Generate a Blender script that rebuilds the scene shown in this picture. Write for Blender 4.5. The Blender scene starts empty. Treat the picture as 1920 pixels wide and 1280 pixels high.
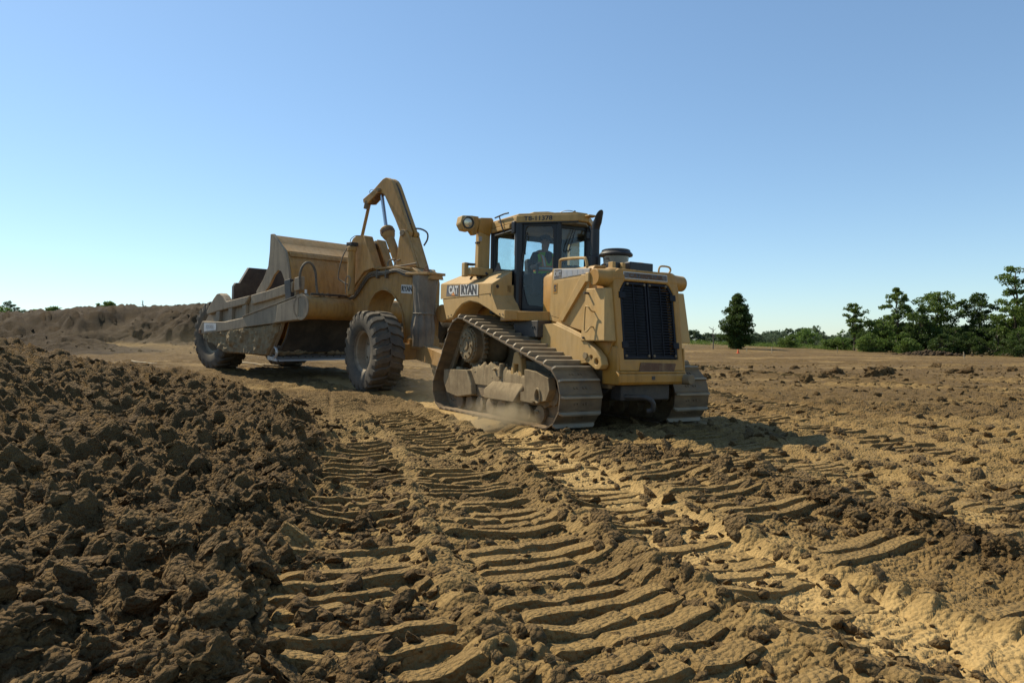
import bpy, bmesh, math, random
import numpy as np
from mathutils import Vector, Matrix, noise as mnoise
from mathutils.geometry import tessellate_polygon
random.seed(7)
rng = np.random.default_rng(11)
SC = bpy.context.scene
COL = SC.collection
rad = math.radians

# ---------------------------------------------------------------- camera, sky, sun, exposure
CAMZ = 1.289
cam = bpy.data.objects.new('camera', bpy.data.cameras.new('camera'))
COL.objects.link(cam)
cam.location = (0, 0, CAMZ)
cam.rotation_euler = (rad(90), 0, 0)
cam.data.sensor_width = 36.0
cam.data.lens = 24.0
cam.data.clip_start = 0.05
cam.data.clip_end = 4000
SC.camera = cam

SUN_AZ = 54.0       # degrees to the left of straight ahead
SUN_EL = 47.0
wd = bpy.data.worlds.new('World'); SC.world = wd; wd.use_nodes = True
wn = wd.node_tree
sky = wn.nodes.new('ShaderNodeTexSky'); sky.sky_type = 'NISHITA'; sky.sun_disc = False
sky.sun_elevation = rad(SUN_EL); sky.sun_rotation = rad(-SUN_AZ)
sky.altitude = 250; sky.air_density = 1.0; sky.dust_density = 0.2; sky.ozone_density = 2.5
def _vm(op, a, val):
    n = wn.nodes.new('ShaderNodeVectorMath'); n.operation = op; wn.links.new(a, n.inputs[0]); n.inputs[1].default_value = val; return n.outputs[0]
_g = wn.nodes.new('ShaderNodeGamma'); _g.inputs[1].default_value = 0.80       # a softer, more even sky than the bare model, all round
wn.links.new(_vm('MULTIPLY', sky.outputs[0], (.1, .1, .1)), _g.inputs[0])
wn.links.new(_vm('MULTIPLY', _g.outputs[0], (7.6, 8.9, 9.6)), wn.nodes['Background'].inputs[0])
wn.nodes['Background'].inputs[1].default_value = 0.11
sl = bpy.data.lights.new('sun', 'SUN'); sl.energy = 5.0; sl.angle = rad(0.53); sl.color = (1.0, 0.90, 0.70)
so = bpy.data.objects.new('sun', sl); COL.objects.link(so)
sd = Vector((math.sin(rad(SUN_AZ))*math.cos(rad(SUN_EL)), -math.cos(rad(SUN_AZ))*math.cos(rad(SUN_EL)), -math.sin(rad(SUN_EL))))
so.rotation_euler = sd.to_track_quat('-Z', 'Y').to_euler()
so.location = (-30, 30, 40)
vs = SC.view_settings
vs.view_transform = 'Standard'; vs.look = 'None'; vs.exposure = 0.35; vs.gamma = 1.0; vs.use_curve_mapping = False

# ---------------------------------------------------------------- materials
def mat(name):
    m = bpy.data.materials.new(name); m.use_nodes = True
    return m, m.node_tree, m.node_tree.nodes['Principled BSDF']
def N(nt, t, **k):
    n = nt.nodes.new(t)
    for a, b in k.items(): setattr(n, a, b)
    return n
def noise_fac(nt, scale, lo, hi, detail=6, rough=.6, coord='Object'):
    tc = N(nt, 'ShaderNodeTexCoord')
    no = N(nt, 'ShaderNodeTexNoise'); no.inputs['Scale'].default_value = scale
    no.inputs['Detail'].default_value = detail; no.inputs['Roughness'].default_value = rough
    nt.links.new(tc.outputs[coord], no.inputs['Vector'])
    mr = N(nt, 'ShaderNodeMapRange'); mr.inputs[1].default_value = lo; mr.inputs[2].default_value = hi
    nt.links.new(no.outputs[0], mr.inputs[0])
    return mr.outputs[0], no.outputs[0]
def mixc(nt, fac, a, b):
    mx = N(nt, 'ShaderNodeMix', data_type='RGBA')
    if isinstance(fac, (int, float)): mx.inputs[0].default_value = fac
    else: nt.links.new(fac, mx.inputs[0])
    for s, v in ((6, a), (7, b)):
        if isinstance(v, tuple): mx.inputs[s].default_value = (*v, 1)
        else: nt.links.new(v, mx.inputs[s])
    return mx.outputs[2]
def bump(nt, bs, h, strength, dist):
    b = N(nt, 'ShaderNodeBump'); b.inputs['Strength'].default_value = strength; b.inputs['Distance'].default_value = dist
    nt.links.new(h, b.inputs['Height']); nt.links.new(b.outputs[0], bs.inputs['Normal'])
DUST = (0.42, 0.30, 0.155)
def coated(name, base, dust=DUST, lo=.35, hi=.75, scale=2.5, rough=.55, metal=0.0, base2=None, bumps=.15, amt=1.0, top=.35, spec=.35, grime=0.):
    """a painted or bare surface under a broken film of dried dust; dust lies thicker on faces that look up"""
    m, nt, bs = mat(name)
    f1, raw = noise_fac(nt, scale, lo, hi, 8, .65)
    f2, raw2 = noise_fac(nt, scale*9, .3, .7, 5, .7)
    c0 = base
    if base2: c0 = mixc(nt, f2, base, base2)
    mul = N(nt, 'ShaderNodeMath', operation='MULTIPLY_ADD'); nt.links.new(f1, mul.inputs[0]); mul.inputs[1].default_value = amt*.75
    m2 = N(nt, 'ShaderNodeMath', operation='MULTIPLY'); nt.links.new(f2, m2.inputs[0]); m2.inputs[1].default_value = amt*.25
    nt.links.new(m2.outputs[0], mul.inputs[2])
    geo = N(nt, 'ShaderNodeNewGeometry'); sx = N(nt, 'ShaderNodeSeparateXYZ'); nt.links.new(geo.outputs['Normal'], sx.inputs[0])
    up = N(nt, 'ShaderNodeMapRange'); up.inputs[1].default_value = .2; up.inputs[2].default_value = .95; up.inputs[4].default_value = top
    nt.links.new(sx.outputs[2], up.inputs[0])
    ad = N(nt, 'ShaderNodeMath', operation='ADD', use_clamp=True); nt.links.new(mul.outputs[0], ad.inputs[0]); nt.links.new(up.outputs[0], ad.inputs[1])
    cc = mixc(nt, ad.outputs[0], c0, dust)
    if grime:
        # rain streaks and oily stains that run down the plates
        tcg = N(nt, 'ShaderNodeTexCoord'); mp = N(nt, 'ShaderNodeMapping'); mp.inputs['Scale'].default_value = (5.5, 5.5, .9); nt.links.new(tcg.outputs['Object'], mp.inputs[0])
        ng = N(nt, 'ShaderNodeTexNoise'); ng.inputs['Scale'].default_value = 1.6; ng.inputs['Detail'].default_value = 8; ng.inputs['Roughness'].default_value = .7; nt.links.new(mp.outputs[0], ng.inputs['Vector'])
        mg = N(nt, 'ShaderNodeMapRange'); mg.inputs[1].default_value = .46; mg.inputs[2].default_value = .70; mg.inputs[4].default_value = grime; nt.links.new(ng.outputs[0], mg.inputs[0])
        cc = mixc(nt, mg.outputs[0], cc, tuple(v*.42 for v in base))
        nch = N(nt, 'ShaderNodeTexNoise'); nch.inputs['Scale'].default_value = 13; nch.inputs['Detail'].default_value = 6; nch.inputs['Roughness'].default_value = .75; nt.links.new(tcg.outputs['Object'], nch.inputs['Vector'])
        mch = N(nt, 'ShaderNodeMapRange'); mch.inputs[1].default_value = .67; mch.inputs[2].default_value = .70; mch.inputs[4].default_value = .8; nt.links.new(nch.outputs[0], mch.inputs[0])
        cc = mixc(nt, mch.outputs[0], cc, (.075, .05, .032))
    nt.links.new(cc, bs.inputs['Base Color'])
    rr = N(nt, 'ShaderNodeMapRange'); rr.inputs[3].default_value = rough; rr.inputs[4].default_value = .92
    nt.links.new(ad.outputs[0], rr.inputs[0]); nt.links.new(rr.outputs[0], bs.inputs['Roughness'])
    if metal:
        mm = N(nt, 'ShaderNodeMapRange'); mm.inputs[3].default_value = metal; mm.inputs[4].default_value = 0
        nt.links.new(ad.outputs[0], mm.inputs[0]); nt.links.new(mm.outputs[0], bs.inputs['Metallic'])
    bs.inputs['Specular IOR Level'].default_value = spec
    if bumps: bump(nt, bs, raw2, bumps, .03 if bumps > .7 else .01)
    return m
M = {}
M['yellow'] = coated('shade_toned_yellow', (.43, .205, .026), base2=(.35, .165, .024), lo=.42, hi=.95, amt=.38, scale=1.6, rough=.42, grime=.55)  # less dusty, and deepened in colour so the front looks shaded
M['yellow_side'] = coated('dusty_sun_toned_yellow', (.48, .28, .075), base2=(.42, .24, .065), lo=.25, hi=.72, amt=.75, scale=1.4, rough=.5, grime=.42)  # real dust film, plus a paler tone painting in the sunlit side
M['scraper'] = coated('faded_yellow_paint', (.44, .22, .035), base2=(.33, .16, .035), lo=.36, hi=.85, amt=.8, scale=1.1, rough=.55, dust=(.33, .245, .145), grime=.7)
M['bare'] = coated('scoured_steel_side', (.25, .19, .125), base2=(.16, .12, .085), lo=.3, hi=.7, scale=1.2, rough=.6, dust=(.36, .285, .19), metal=.15, grime=.6)
M['dark_steel'] = coated('dark_steel', (.035, .033, .034), lo=.42, hi=.85, scale=2, rough=.5, metal=.3, amt=.7, dust=(.2, .16, .11), top=.15)
M['shoe'] = coated('track_steel', (.10, .078, .055), base2=(.05, .042, .034), lo=.33, hi=.64, scale=3.2, rough=.42, metal=.4, dust=(.25, .17, .09), amt=.9, top=.3)
M['grouser'] = coated('worn_grouser', (.27, .235, .19), base2=(.18, .15, .115), lo=.35, hi=.7, scale=5, rough=.35, metal=.55, dust=(.36, .28, .175), amt=.8, top=.2)
M['bowl_glass'] = coated('smoked_bowl', (.05, .06, .075), lo=.55, hi=.95, scale=4, rough=.08, amt=.5, top=0, bumps=0, spec=.8)
M['under'] = coated('muddy_steel', (.12, .09, .06), base2=(.07, .055, .04), lo=.3, hi=.62, scale=4, rough=.75, dust=(.25, .18, .10), bumps=.5, top=.45)
M['rubber'] = coated('tyre_rubber', (.030, .029, .028), lo=.3, hi=.72, scale=2.2, rough=.7, dust=(.24, .185, .115), amt=.62, top=.15, spec=.25)
M['black'] = coated('black_paint', (.010, .011, .014), lo=.5, hi=.95, scale=3, rough=.35, dust=(.10, .085, .065), amt=.45, top=.25, bumps=.03)
M['grille'] = coated('grille_black', (.012, .013, .018), lo=.5, hi=.9, scale=3, rough=.45, dust=(.08, .062, .042), amt=.3, top=.05, bumps=0, spec=.12)
M['hose'] = coated('hose_rubber', (.02, .02, .02), lo=.3, hi=.8, scale=5, rough=.5, dust=(.28, .22, .15), amt=.8, bumps=0)
M['rust'] = coated('rusty_scuff', (.13, .055, .03), base2=(.07, .035, .022), lo=.45, hi=.8, scale=7, rough=.8, amt=.6)
M['canvas'] = coated('grey_mud_flap', (.14, .12, .095), base2=(.085, .075, .062), lo=.35, hi=.75, scale=2.0, rough=.85, dust=(.30, .24, .17), bumps=.4)
M['edge'] = coated('polished_cutting_edge', (.50, .49, .47), base2=(.40, .39, .37), lo=.55, hi=.9, scale=4, rough=.38, metal=.6, amt=.6, top=.0)
M['mud'] = coated('dried_mud', (.20, .145, .085), base2=(.13, .095, .058), lo=.3, hi=.7, scale=5, rough=.95, dust=(.33, .25, .145), bumps=.6, spec=.1, grime=.5)
M['chrome'] = coated('cylinder_rod', (.45, .46, .48), lo=.6, hi=.95, scale=5, rough=.18, metal=1.0, amt=.5, top=.0, bumps=0)
M['white'] = coated('white_decal', (.62, .62, .60), lo=.3, hi=.8, scale=6, rough=.5, amt=.55, bumps=0, top=0)
M['decal_dark'] = coated('dark_decal', (.035, .045, .07), lo=.4, hi=.85, scale=8, rough=.45, amt=.7, bumps=0, top=0)
M['decal_pale'] = coated('pale_decal', (.34, .37, .42), base2=(.26, .29, .34), lo=.35, hi=.8, scale=8, rough=.4, amt=.7, bumps=0, top=0)
M['ink'] = coated('black_lettering', (.02, .022, .03), lo=.5, hi=.95, scale=8, rough=.5, amt=.5, bumps=0, top=0)
M['orange'] = coated('orange_paint', (.62, .22, .03), lo=.5, hi=.9, scale=8, rough=.5, amt=.5, bumps=0, top=0)
def plain(name, col, rough=.6, metal=0., spec=.4):
    m, nt, bs = mat(name); f, r = noise_fac(nt, 9, .3, .7)
    nt.links.new(mixc(nt, f, tuple(c*.8 for c in col), tuple(min(1, c*1.15) for c in col)), bs.inputs['Base Color'])
    bs.inputs['Roughness'].default_value = rough; bs.inputs['Metallic'].default_value = metal; bs.inputs['Specular IOR Level'].default_value = spec
    return m
M['seat'] = plain('seat_cloth', (.03, .03, .035), .8)
M['skin'] = plain('skin', (.30, .17, .11), .55)
M['shirt'] = plain('dark_shirt', (.02, .022, .03), .9)
M['vest'] = plain('lime_vest', (.30, .62, .05), .8)
M['stripe'] = plain('orange_stripe', (.75, .25, .08), .7)
M['silver'] = plain('silver_stripe', (.6, .6, .56), .5)
M['jeans'] = plain('dark_jeans', (.03, .04, .07), .9)
M['lining'] = plain('cab_lining', (.22, .20, .16), .85)
M['wood'] = plain('raw_timber', (.42, .33, .2), .85)
M['safety_orange'] = plain('safety_orange', (.75, .12, .03), .6)
M['bark'] = plain('bark', (.10, .078, .055), .9)
M['deadwood'] = plain('weathered_bark', (.13, .11, .09), .9)
def glass(name, tint, gloss=.10):
    m = bpy.data.materials.new(name); m.use_nodes = True; nt = m.node_tree; nt.nodes.clear()
    o = N(nt, 'ShaderNodeOutputMaterial'); t = N(nt, 'ShaderNodeBsdfTransparent'); t.inputs[0].default_value = (*tint, 1)
    g = N(nt, 'ShaderNodeBsdfGlossy'); g.inputs['Roughness'].default_value = .03
    d = N(nt, 'ShaderNodeBsdfDiffuse'); d.inputs[0].default_value = (.30, .26, .19, 1)
    lw0 = N(nt, 'ShaderNodeLayerWeight'); lw0.inputs[0].default_value = .5; pw = N(nt, 'ShaderNodeMath', operation='POWER'); nt.links.new(lw0.outputs['Facing'], pw.inputs[0]); pw.inputs[1].default_value = 4.0
    lw = N(nt, 'ShaderNodeMapRange'); lw.inputs[3].default_value = .03; lw.inputs[4].default_value = .6; nt.links.new(pw.outputs[0], lw.inputs[0])
    m1 = N(nt, 'ShaderNodeMixShader'); nt.links.new(lw.outputs[0], m1.inputs[0]); nt.links.new(t.outputs[0], m1.inputs[1]); nt.links.new(g.outputs[0], m1.inputs[2])
    f, r = noise_fac(nt, 3.0, .3, .8)
    mm = N(nt, 'ShaderNodeMath', operation='MULTIPLY'); nt.links.new(f, mm.inputs[0]); mm.inputs[1].default_value = gloss
    m2 = N(nt, 'ShaderNodeMixShader'); nt.links.new(mm.outputs[0], m2.inputs[0]); nt.links.new(m1.outputs[0], m2.inputs[1]); nt.links.new(d.outputs[0], m2.inputs[2])
    nt.links.new(m2.outputs[0], o.inputs[0])
    return m
M['glass'] = glass('cab_glass', (.92, .975, .97), .06)
M['door_glass'] = glass('tinted_door_glass', (.88, .93, .95), .10)
m, nt, bs = mat('lamp_lens'); bs.inputs['Base Color'].default_value = (.55, .50, .38, 1); bs.inputs['Roughness'].default_value = .12; bs.inputs['Metallic'].default_value = .6
_, r_ = noise_fac(nt, 40, .3, .7); bump(nt, bs, r_, .3, .01)
M['lens'] = m

# ---------------------------------------------------------------- mesh helpers
class MB:
    def __init__(s): s.v = []; s.f = []
    def add(s, vs, fs):
        o = len(s.v); s.v += [tuple(p) for p in vs]; s.f += [tuple(i+o for i in f) for f in fs]; return s
    def box(s, x0, x1, y0, y1, z0, z1):
        return s.add([(x0,y0,z0),(x1,y0,z0),(x1,y1,z0),(x0,y1,z0),(x0,y0,z1),(x1,y0,z1),(x1,y1,z1),(x0,y1,z1)],
                     [(3,2,1,0),(4,5,6,7),(0,1,5,4),(1,2,6,5),(2,3,7,6),(3,0,4,7)])
    def prism(s, loops, o, u, v, n, t0, t1):
        """flat outline (first loop) with holes (further loops), swept from t0 to t1 along n"""
        if not isinstance(loops[0][0], (tuple, list)): loops = [loops]
        o, u, v, n = Vector(o), Vector(u), Vector(v), Vector(n)
        flat = [p for l in loops for p in l]
        tris = tessellate_polygon([[Vector((a, b, 0)) for a, b in l] for l in loops])
        k = len(flat)
        vs = [o+u*a+v*b+n*t0 for a, b in flat]+[o+u*a+v*b+n*t1 for a, b in flat]
        fs = []
        for t in tris:
            a, b, c = [flat[i] for i in t]
            if (b[0]-a[0])*(c[1]-a[1])-(b[1]-a[1])*(c[0]-a[0]) < 0: t = (t[0], t[2], t[1])
            fs.append((t[2], t[1], t[0])); fs.append((t[0]+k, t[1]+k, t[2]+k))
        i0 = 0
        for li, l in enumerate(loops):
            m = len(l); A = sum(l[i][0]*l[(i+1) % m][1]-l[(i+1) % m][0]*l[i][1] for i in range(m))
            for i in range(m):
                a, b = i0+i, i0+(i+1) % m
                q = (a, b, b+k, a+k)
                if (A < 0) != (li > 0): q = q[::-1]
                fs.append(q)
            i0 += m
        if u.cross(v).dot(n)*(t1-t0) < 0: fs = [f[::-1] for f in fs]
        return s.add(vs, fs)
    def side(s, loops, y0, y1):           # outline in X,Z swept along Y
        return s.prism(loops, (0,0,0), (1,0,0), (0,0,1), (0,1,0), y0, y1)
    def front(s, loops, x0, x1):          # outline in Y,Z swept along X
        return s.prism(loops, (0,0,0), (0,1,0), (0,0,1), (1,0,0), x0, x1)
    def plan(s, loops, z0, z1):           # outline in X,Y swept along Z
        return s.prism(loops, (0,0,0), (1,0,0), (0,1,0), (0,0,1), z0, z1)
    def lathe(s, prof, o, axis, seg=24, start=0., cap=True):
        """profile (radius, distance along axis)"""
        o, ax = Vector(o), Vector(axis).normalized()
        a = ax.orthogonal().normalized(); b = ax.cross(a)
        vs = []; fs = []
        for r, h in prof:
            for i in range(seg):
                t = start+2*math.pi*i/seg
                vs.append(o+ax*h+(a*math.cos(t)+b*math.sin(t))*r)
        for j in range(len(prof)-1):
            for i in range(seg):
                p, q = j*seg+i, j*seg+(i+1) % seg
                fs.append((p, q, q+seg, p+seg))
        if cap:
            fs.append(tuple(range(seg))[::-1]); fs.append(tuple(range((len(prof)-1)*seg, len(prof)*seg)))
        return s.add(vs, fs)
    def cyl(s, p0, p1, r, seg=20, r1=None):
        p0, p1 = Vector(p0), Vector(p1)
        return s.lathe([(r, 0), (r if r1 is None else r1, (p1-p0).length)], p0, p1-p0, seg)
    def tube(s, pts, r, seg=8, radii=None, closed=False):
        pts = [Vector(p) for p in pts]; n = len(pts); vs = []; fs = []
        t = (pts[1]-pts[0]).normalized(); a = t.orthogonal().normalized()
        for i, p in enumerate(pts):
            if closed: t = (pts[(i+1) % n]-pts[i-1]).normalized()
            else: t = (pts[min(i+1, n-1)]-pts[max(i-1, 0)]).normalized()
            a = (a-t*a.dot(t)).normalized(); b = t.cross(a); rr = radii[i] if radii else r
            for k in range(seg):
                g = 2*math.pi*k/seg; vs.append(p+(a*math.cos(g)+b*math.sin(g))*rr)
        for i in range(n if closed else n-1):
            for k in range(seg):
                p, q = i*seg+k, i*seg+(k+1) % seg; j = ((i+1) % n)*seg
                fs.append((p, q, j+(k+1) % seg, j+k))
        if not closed: fs.append(tuple(range(seg))[::-1]); fs.append(tuple(range((n-1)*seg, n*seg)))
        return s.add(vs, fs)
    def map(s, fn): s.v = [tuple(fn(Vector(p))) for p in s.v]; return s
    def mirror(s): s.v = [(x, -y, z) for x, y, z in s.v]; s.f = [f[::-1] for f in s.f]; return s
    def mesh(s, name, material, smooth=35):
        me = bpy.data.meshes.new(name); me.from_pydata(s.v, [], s.f); me.update()
        if material is not None: me.materials.append(material)
        if smooth: me.shade_smooth(); me.set_sharp_from_angle(angle=rad(smooth))
        return me
def smoothpath(pts, n=8):
    P = [Vector(p) for p in pts]; out = []
    for i in range(len(P)-1):
        a, b, c, d = P[max(i-1, 0)], P[i], P[i+1], P[min(i+2, len(P)-1)]
        for k in range(n):
            t = k/n; out.append(.5*((2*b)+(c-a)*t+(2*a-5*b+4*c-d)*t*t+(3*b-a-3*c+d)*t**3))
    return out+[P[-1]]
def link(name, me, parent=None):
    o = bpy.data.objects.new(name, me); COL.objects.link(o)
    if parent is not None: o.parent = parent
    return o
def part(name, mb, material, parent, bev=0., smooth=35, label=None):
    o = link(name, mb.mesh(name, M[material], smooth), parent)
    if bev:
        b = o.modifiers.new('bevel', 'BEVEL'); b.width = bev; b.segments = 2; b.limit_method = 'ANGLE'; b.angle_limit = rad(38)
        b.harden_normals = False
    if label: o['label'] = label
    return o
def empty(name, mw): 
    o = bpy.data.objects.new(name, None); COL.objects.link(o); o.empty_display_size = .3; o.matrix_world = mw; return o
def tag(o, label, cat=None, group=None, kind=None):
    if label: o['label'] = label
    if cat: o['category'] = cat
    if group: o['group'] = group
    if kind: o['kind'] = kind
    return o
def npmesh(name, V, F, material, smooth=False, cols=None):
    """vertices (n,3) and triangles or quads (m,k) straight from arrays"""
    me = bpy.data.meshes.new(name); V = np.asarray(V, np.float32); F = np.asarray(F, np.int32); k = F.shape[1]
    me.vertices.add(len(V)); me.vertices.foreach_set('co', V.ravel())
    me.loops.add(F.size); me.loops.foreach_set('vertex_index', F.ravel())
    me.polygons.add(len(F)); me.polygons.foreach_set('loop_start', np.arange(0, F.size, k, dtype=np.int32))
    me.polygons.foreach_set('use_smooth', np.full(len(F), smooth))
    if cols is not None:
        a = me.attributes.new('soil', 'FLOAT_COLOR', 'POINT'); a.data.foreach_set('color', np.asarray(cols, np.float32).ravel())
    me.update(calc_edges=True); me.validate()
    if material is not None: me.materials.append(material)
    return me
def text(s, size, o, u, v, material, parent, name='lettering', bold=.0, lift=.003, wide=1.0, center=True):
    """flat lettering on a surface: origin o, reading direction u, upward v"""
    c = bpy.data.curves.new('t', 'FONT'); c.body = s; c.size = size; c.offset = bold
    c.align_x = 'CENTER' if center else 'LEFT'; c.align_y = 'CENTER'; c.resolution_u = 3
    to = bpy.data.objects.new('t', c); COL.objects.link(to)
    bpy.context.view_layer.update()
    me = bpy.data.meshes.new_from_object(to.evaluated_get(bpy.context.evaluated_depsgraph_get()))
    bpy.data.objects.remove(to); bpy.data.curves.remove(c)
    u, v = Vector(u).normalized(), Vector(v).normalized(); n = u.cross(v); o = Vector(o)
    for p in me.vertices: p.co = o+u*p.co.x*wide+v*p.co.y+n*lift
    me.materials.clear(); me.materials.append(M[material])
    return link(name, me, parent)
def pose(yaw, pitch, roll, loc):
    y, p, r = rad(yaw), rad(pitch), rad(roll)
    B = Matrix(((math.sin(y), math.cos(y), 0), (-math.cos(y), math.sin(y), 0), (0, 0, 1)))
    P = Matrix(((math.cos(p), 0, -math.sin(p)), (0, 1, 0), (math.sin(p), 0, math.cos(p))))
    Q = Matrix(((1, 0, 0), (0, math.cos(r), -math.sin(r)), (0, math.sin(r), math.cos(r))))
    m = (B @ P @ Q).to_4x4(); m.translation = loc
    return m
def rnd_blob(seed, sub=2, amp=.35, freq=1.3, flat=1.0, crumb=True):
    """an irregular broken lump of earth of about unit radius"""
    bm = bmesh.new(); bmesh.ops.create_icosphere(bm, subdivisions=sub, radius=1.0)
    off = Vector((seed*7.3, seed*3.1, seed*1.7)); r = random.Random(seed)
    cuts = [(Vector((r.gauss(0,1), r.gauss(0,1), r.gauss(0,1))).normalized(), r.uniform(.5, .85)) for _ in range(2+seed % 4)]
    for v in bm.verts:
        d = v.co.normalized(); q = d*(1+amp*mnoise.fractal(d*freq+off, .8, 2.1, 3))
        for n, h in cuts:
            e = q.dot(n)-h
            if e > 0: q = q-n*e*.85
        q = q+d*(.14*mnoise.fractal(d*3.2+off, .6, 2.2, 4))
        if crumb: q = q+d*(.30*(.45-mnoise.voronoi(d*2.6+off)[0][0])+.20*(.4-mnoise.voronoi(d*6.0+off)[0][0]))
        v.co = Vector((q.x, q.y, q.z*flat))
    V = np.array([v.co[:] for v in bm.verts]); F = np.array([[v.index for v in f.verts] for f in bm.faces])
    bm.free(); return V, F

# ---------------------------------------------------------------- terrain
def h2(ix, iy, seed):
    n = (ix.astype(np.int64)*374761393+iy.astype(np.int64)*668265263+seed*2147483647) & 0xFFFFFFFF
    n = ((n ^ (n >> 13))*1274126177) & 0xFFFFFFFF
    n = ((n ^ (n >> 16))*2246822519) & 0xFFFFFFFF
    return ((n ^ (n >> 15)) & 0xFFFFFF)/float(0x1000000)
def vn(x, y, seed=0):
    ix, iy = np.floor(x), np.floor(y); fx, fy = x-ix, y-iy
    u = fx*fx*fx*(fx*(fx*6-15)+10); v = fy*fy*fy*(fy*(fy*6-15)+10)
    a, b, c, d = h2(ix, iy, seed), h2(ix+1, iy, seed), h2(ix, iy+1, seed), h2(ix+1, iy+1, seed)
    return (a+(b-a)*u)*(1-v)+(c+(d-c)*u)*v
def fbm(x, y, seed=0, oct=4, gain=.5):
    s = 0; a = 1.; t = 0
    for i in range(oct): s = s+a*vn(x*2**i+i*17.3, y*2**i-i*9.1, seed+i); t += a; a *= gain
    return s/t
def lumps(x, y, cell, seed, prob, keep=None):
    """broken clods: domes cut by tilted facets, one per cell of a jittered lattice"""
    wx = x+cell*.55*(vn(x/cell*2.1, y/cell*2.1, seed+50)-.5)+cell*.28*(vn(x/cell*5.3, y/cell*5.3, seed+52)-.5)
    wy = y+cell*.55*(vn(x/cell*2.1, y/cell*2.1, seed+51)-.5)+cell*.28*(vn(x/cell*5.3, y/cell*5.3, seed+53)-.5)
    ix, iy = np.floor(wx/cell), np.floor(wy/cell); out = np.zeros_like(x)
    for a in (-1, 0, 1):
        for b in (-1, 0, 1):
            jx, jy = ix+a, iy+b
            cx = (jx+.15+.7*h2(jx, jy, seed))*cell; cy = (jy+.15+.7*h2(jx, jy, seed+1))*cell
            r = cell*(.28+.40*h2(jx, jy, seed+2)**1.5)
            dx, dy = wx-cx, wy-cy; ang = h2(jx, jy, seed+3)*6.283; el = .7+.6*h2(jx, jy, seed+4)
            ca, sa = np.cos(ang), np.sin(ang)
            px, py = (dx*ca+dy*sa)*el, (-dx*sa+dy*ca)/el
            q = 1-(px*px+py*py)/(r*r)
            dome = np.sqrt(np.maximum(q, 0))
            t1 = .45+.45*h2(jx, jy, seed+5)+(px*(h2(jx, jy, seed+6)-.5)+py*(h2(jx, jy, seed+7)-.5))*1.6/r
            dome = .55*dome+.45*np.maximum(q, 0)
            hgt = np.minimum(dome, np.maximum(t1, 0))*r*np.where(h2(jx, jy, seed+8) < prob, 1., 0.)
            out = np.maximum(out, hgt)
    return out
def sstep(a, b, x): t = np.clip((x-a)/(b-a), 0, 1); return t*t*(3-2*t)
def polydist(x, y, P):
    """distance to a polyline, signed side, and arc length along it"""
    best = np.full(x.shape, 1e9); sg = np.zeros_like(x); al = np.zeros_like(x); acc = 0.
    for (ax, ay), (bx, by) in zip(P[:-1], P[1:]):
        L = math.hypot(bx-ax, by-ay); ux, uy = (bx-ax)/L, (by-ay)/L
        t = np.clip((x-ax)*ux+(y-ay)*uy, 0, L); dx, dy = x-ax-ux*t, y-ay-uy*t; d = np.hypot(dx, dy)
        m = d < best; best = np.where(m, d, best); sg = np.where(m, np.sign(ux*dy-uy*dx), sg); al = np.where(m, acc+t, al); acc += L
    return best, sg, al
def curve2(P, n=6): return [(v.x, v.y) for v in smoothpath([(a, b, 0) for a, b in P], n)]
def within(m, fn, *a):
    """evaluate fn only where m holds"""
    i = np.nonzero(m)[0]; r = fn(*[v[i] if isinstance(v, np.ndarray) else v for v in a])
    if isinstance(r, tuple):
        out = []
        for q in r: o = np.zeros(len(m)); o[i] = q; out.append(o)
        return tuple(out)
    o = np.zeros(len(m)); o[i] = r; return o
def cracks(x, y, cx, cy, seed):
    """distance to the nearest joint between dried flakes"""
    u, v = x/cx, y/cy; u = u+.7*(vn(u*1.3, v*1.3, seed+9)-.5); v = v+.7*(vn(u*1.3, v*1.3, seed+10)-.5)
    iu, iv = np.floor(u), np.floor(v); f1 = np.full(x.shape, 9.); f2 = np.full(x.shape, 9.); idn = np.zeros_like(x)
    for a in (-1, 0, 1):
        for b in (-1, 0, 1):
            d = np.hypot(u-iu-a-h2(iu+a, iv+b, seed), v-iv-b-h2(iu+a, iv+b, seed+1)); m = d < f1
            f2 = np.where(m, f1, np.minimum(f2, d)); idn = np.where(m, h2(iu+a, iv+b, seed+2), idn); f1 = np.where(m, d, f1)
    return f2-f1, idn
EY = np.array([0, 1.5, 2.6, 4, 6, 8, 11, 14.5, 19, 25, 40, 80]); EX = np.array([-.2, -.3, -.45, -.62, -1.15, -1.8, -2.95, -4.5, -8.2, -14, -30, -60])
LANE_A = curve2([(-5.4, 19.5), (-2.6, 16.0), (-.24, 10.3), (.37, 7.86), (.69, 6.35), (1.06, 4.6), (1.42, 3.55), (1.95, 2.6), (2.7, 1.5)])
LANE_C = curve2([(-2.1, 9.), (-1.5, 6.8), (-1.2, 5.3), (-1.0, 4.2), (-.72, 3.2), (-.38, 2.3), (.2, 1.2)])
LANE_B = curve2([(-2.6, 13.5), (-1.05, 8.9), (-.55, 6.8), (-.2, 5.3), (.08, 4.3), (.42, 3.3), (.85, 2.4), (1.5, 1.3)])
LANE_H = curve2([(.9, 8.2), (1.35, 6.9), (1.75, 5.6), (2.1, 4.4), (2.5, 3.4), (3.1, 2.3)])
LANE_D = curve2([(1.9, 14), (2.4, 10), (2.9, 7.8), (3.4, 6.2)])
LANE_E = curve2([(4.5, 22), (5.2, 15), (6.2, 10.5), (6.9, 8.6)])
LANE_F = curve2([(1.0, 30), (3.2, 20), (3.9, 13), (4.6, 9.5), (5.2, 7.2)])
LANE_G = curve2([(9, 40), (10.5, 26), (13, 17), (17, 11)])
RIDGE_R = curve2([(.75, 9.0), (.95, 8.3), (1.5, 7.1), (2.15, 6.0), (2.5, 4.8), (2.85, 3.8), (3.5, 2.6)])
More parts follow.
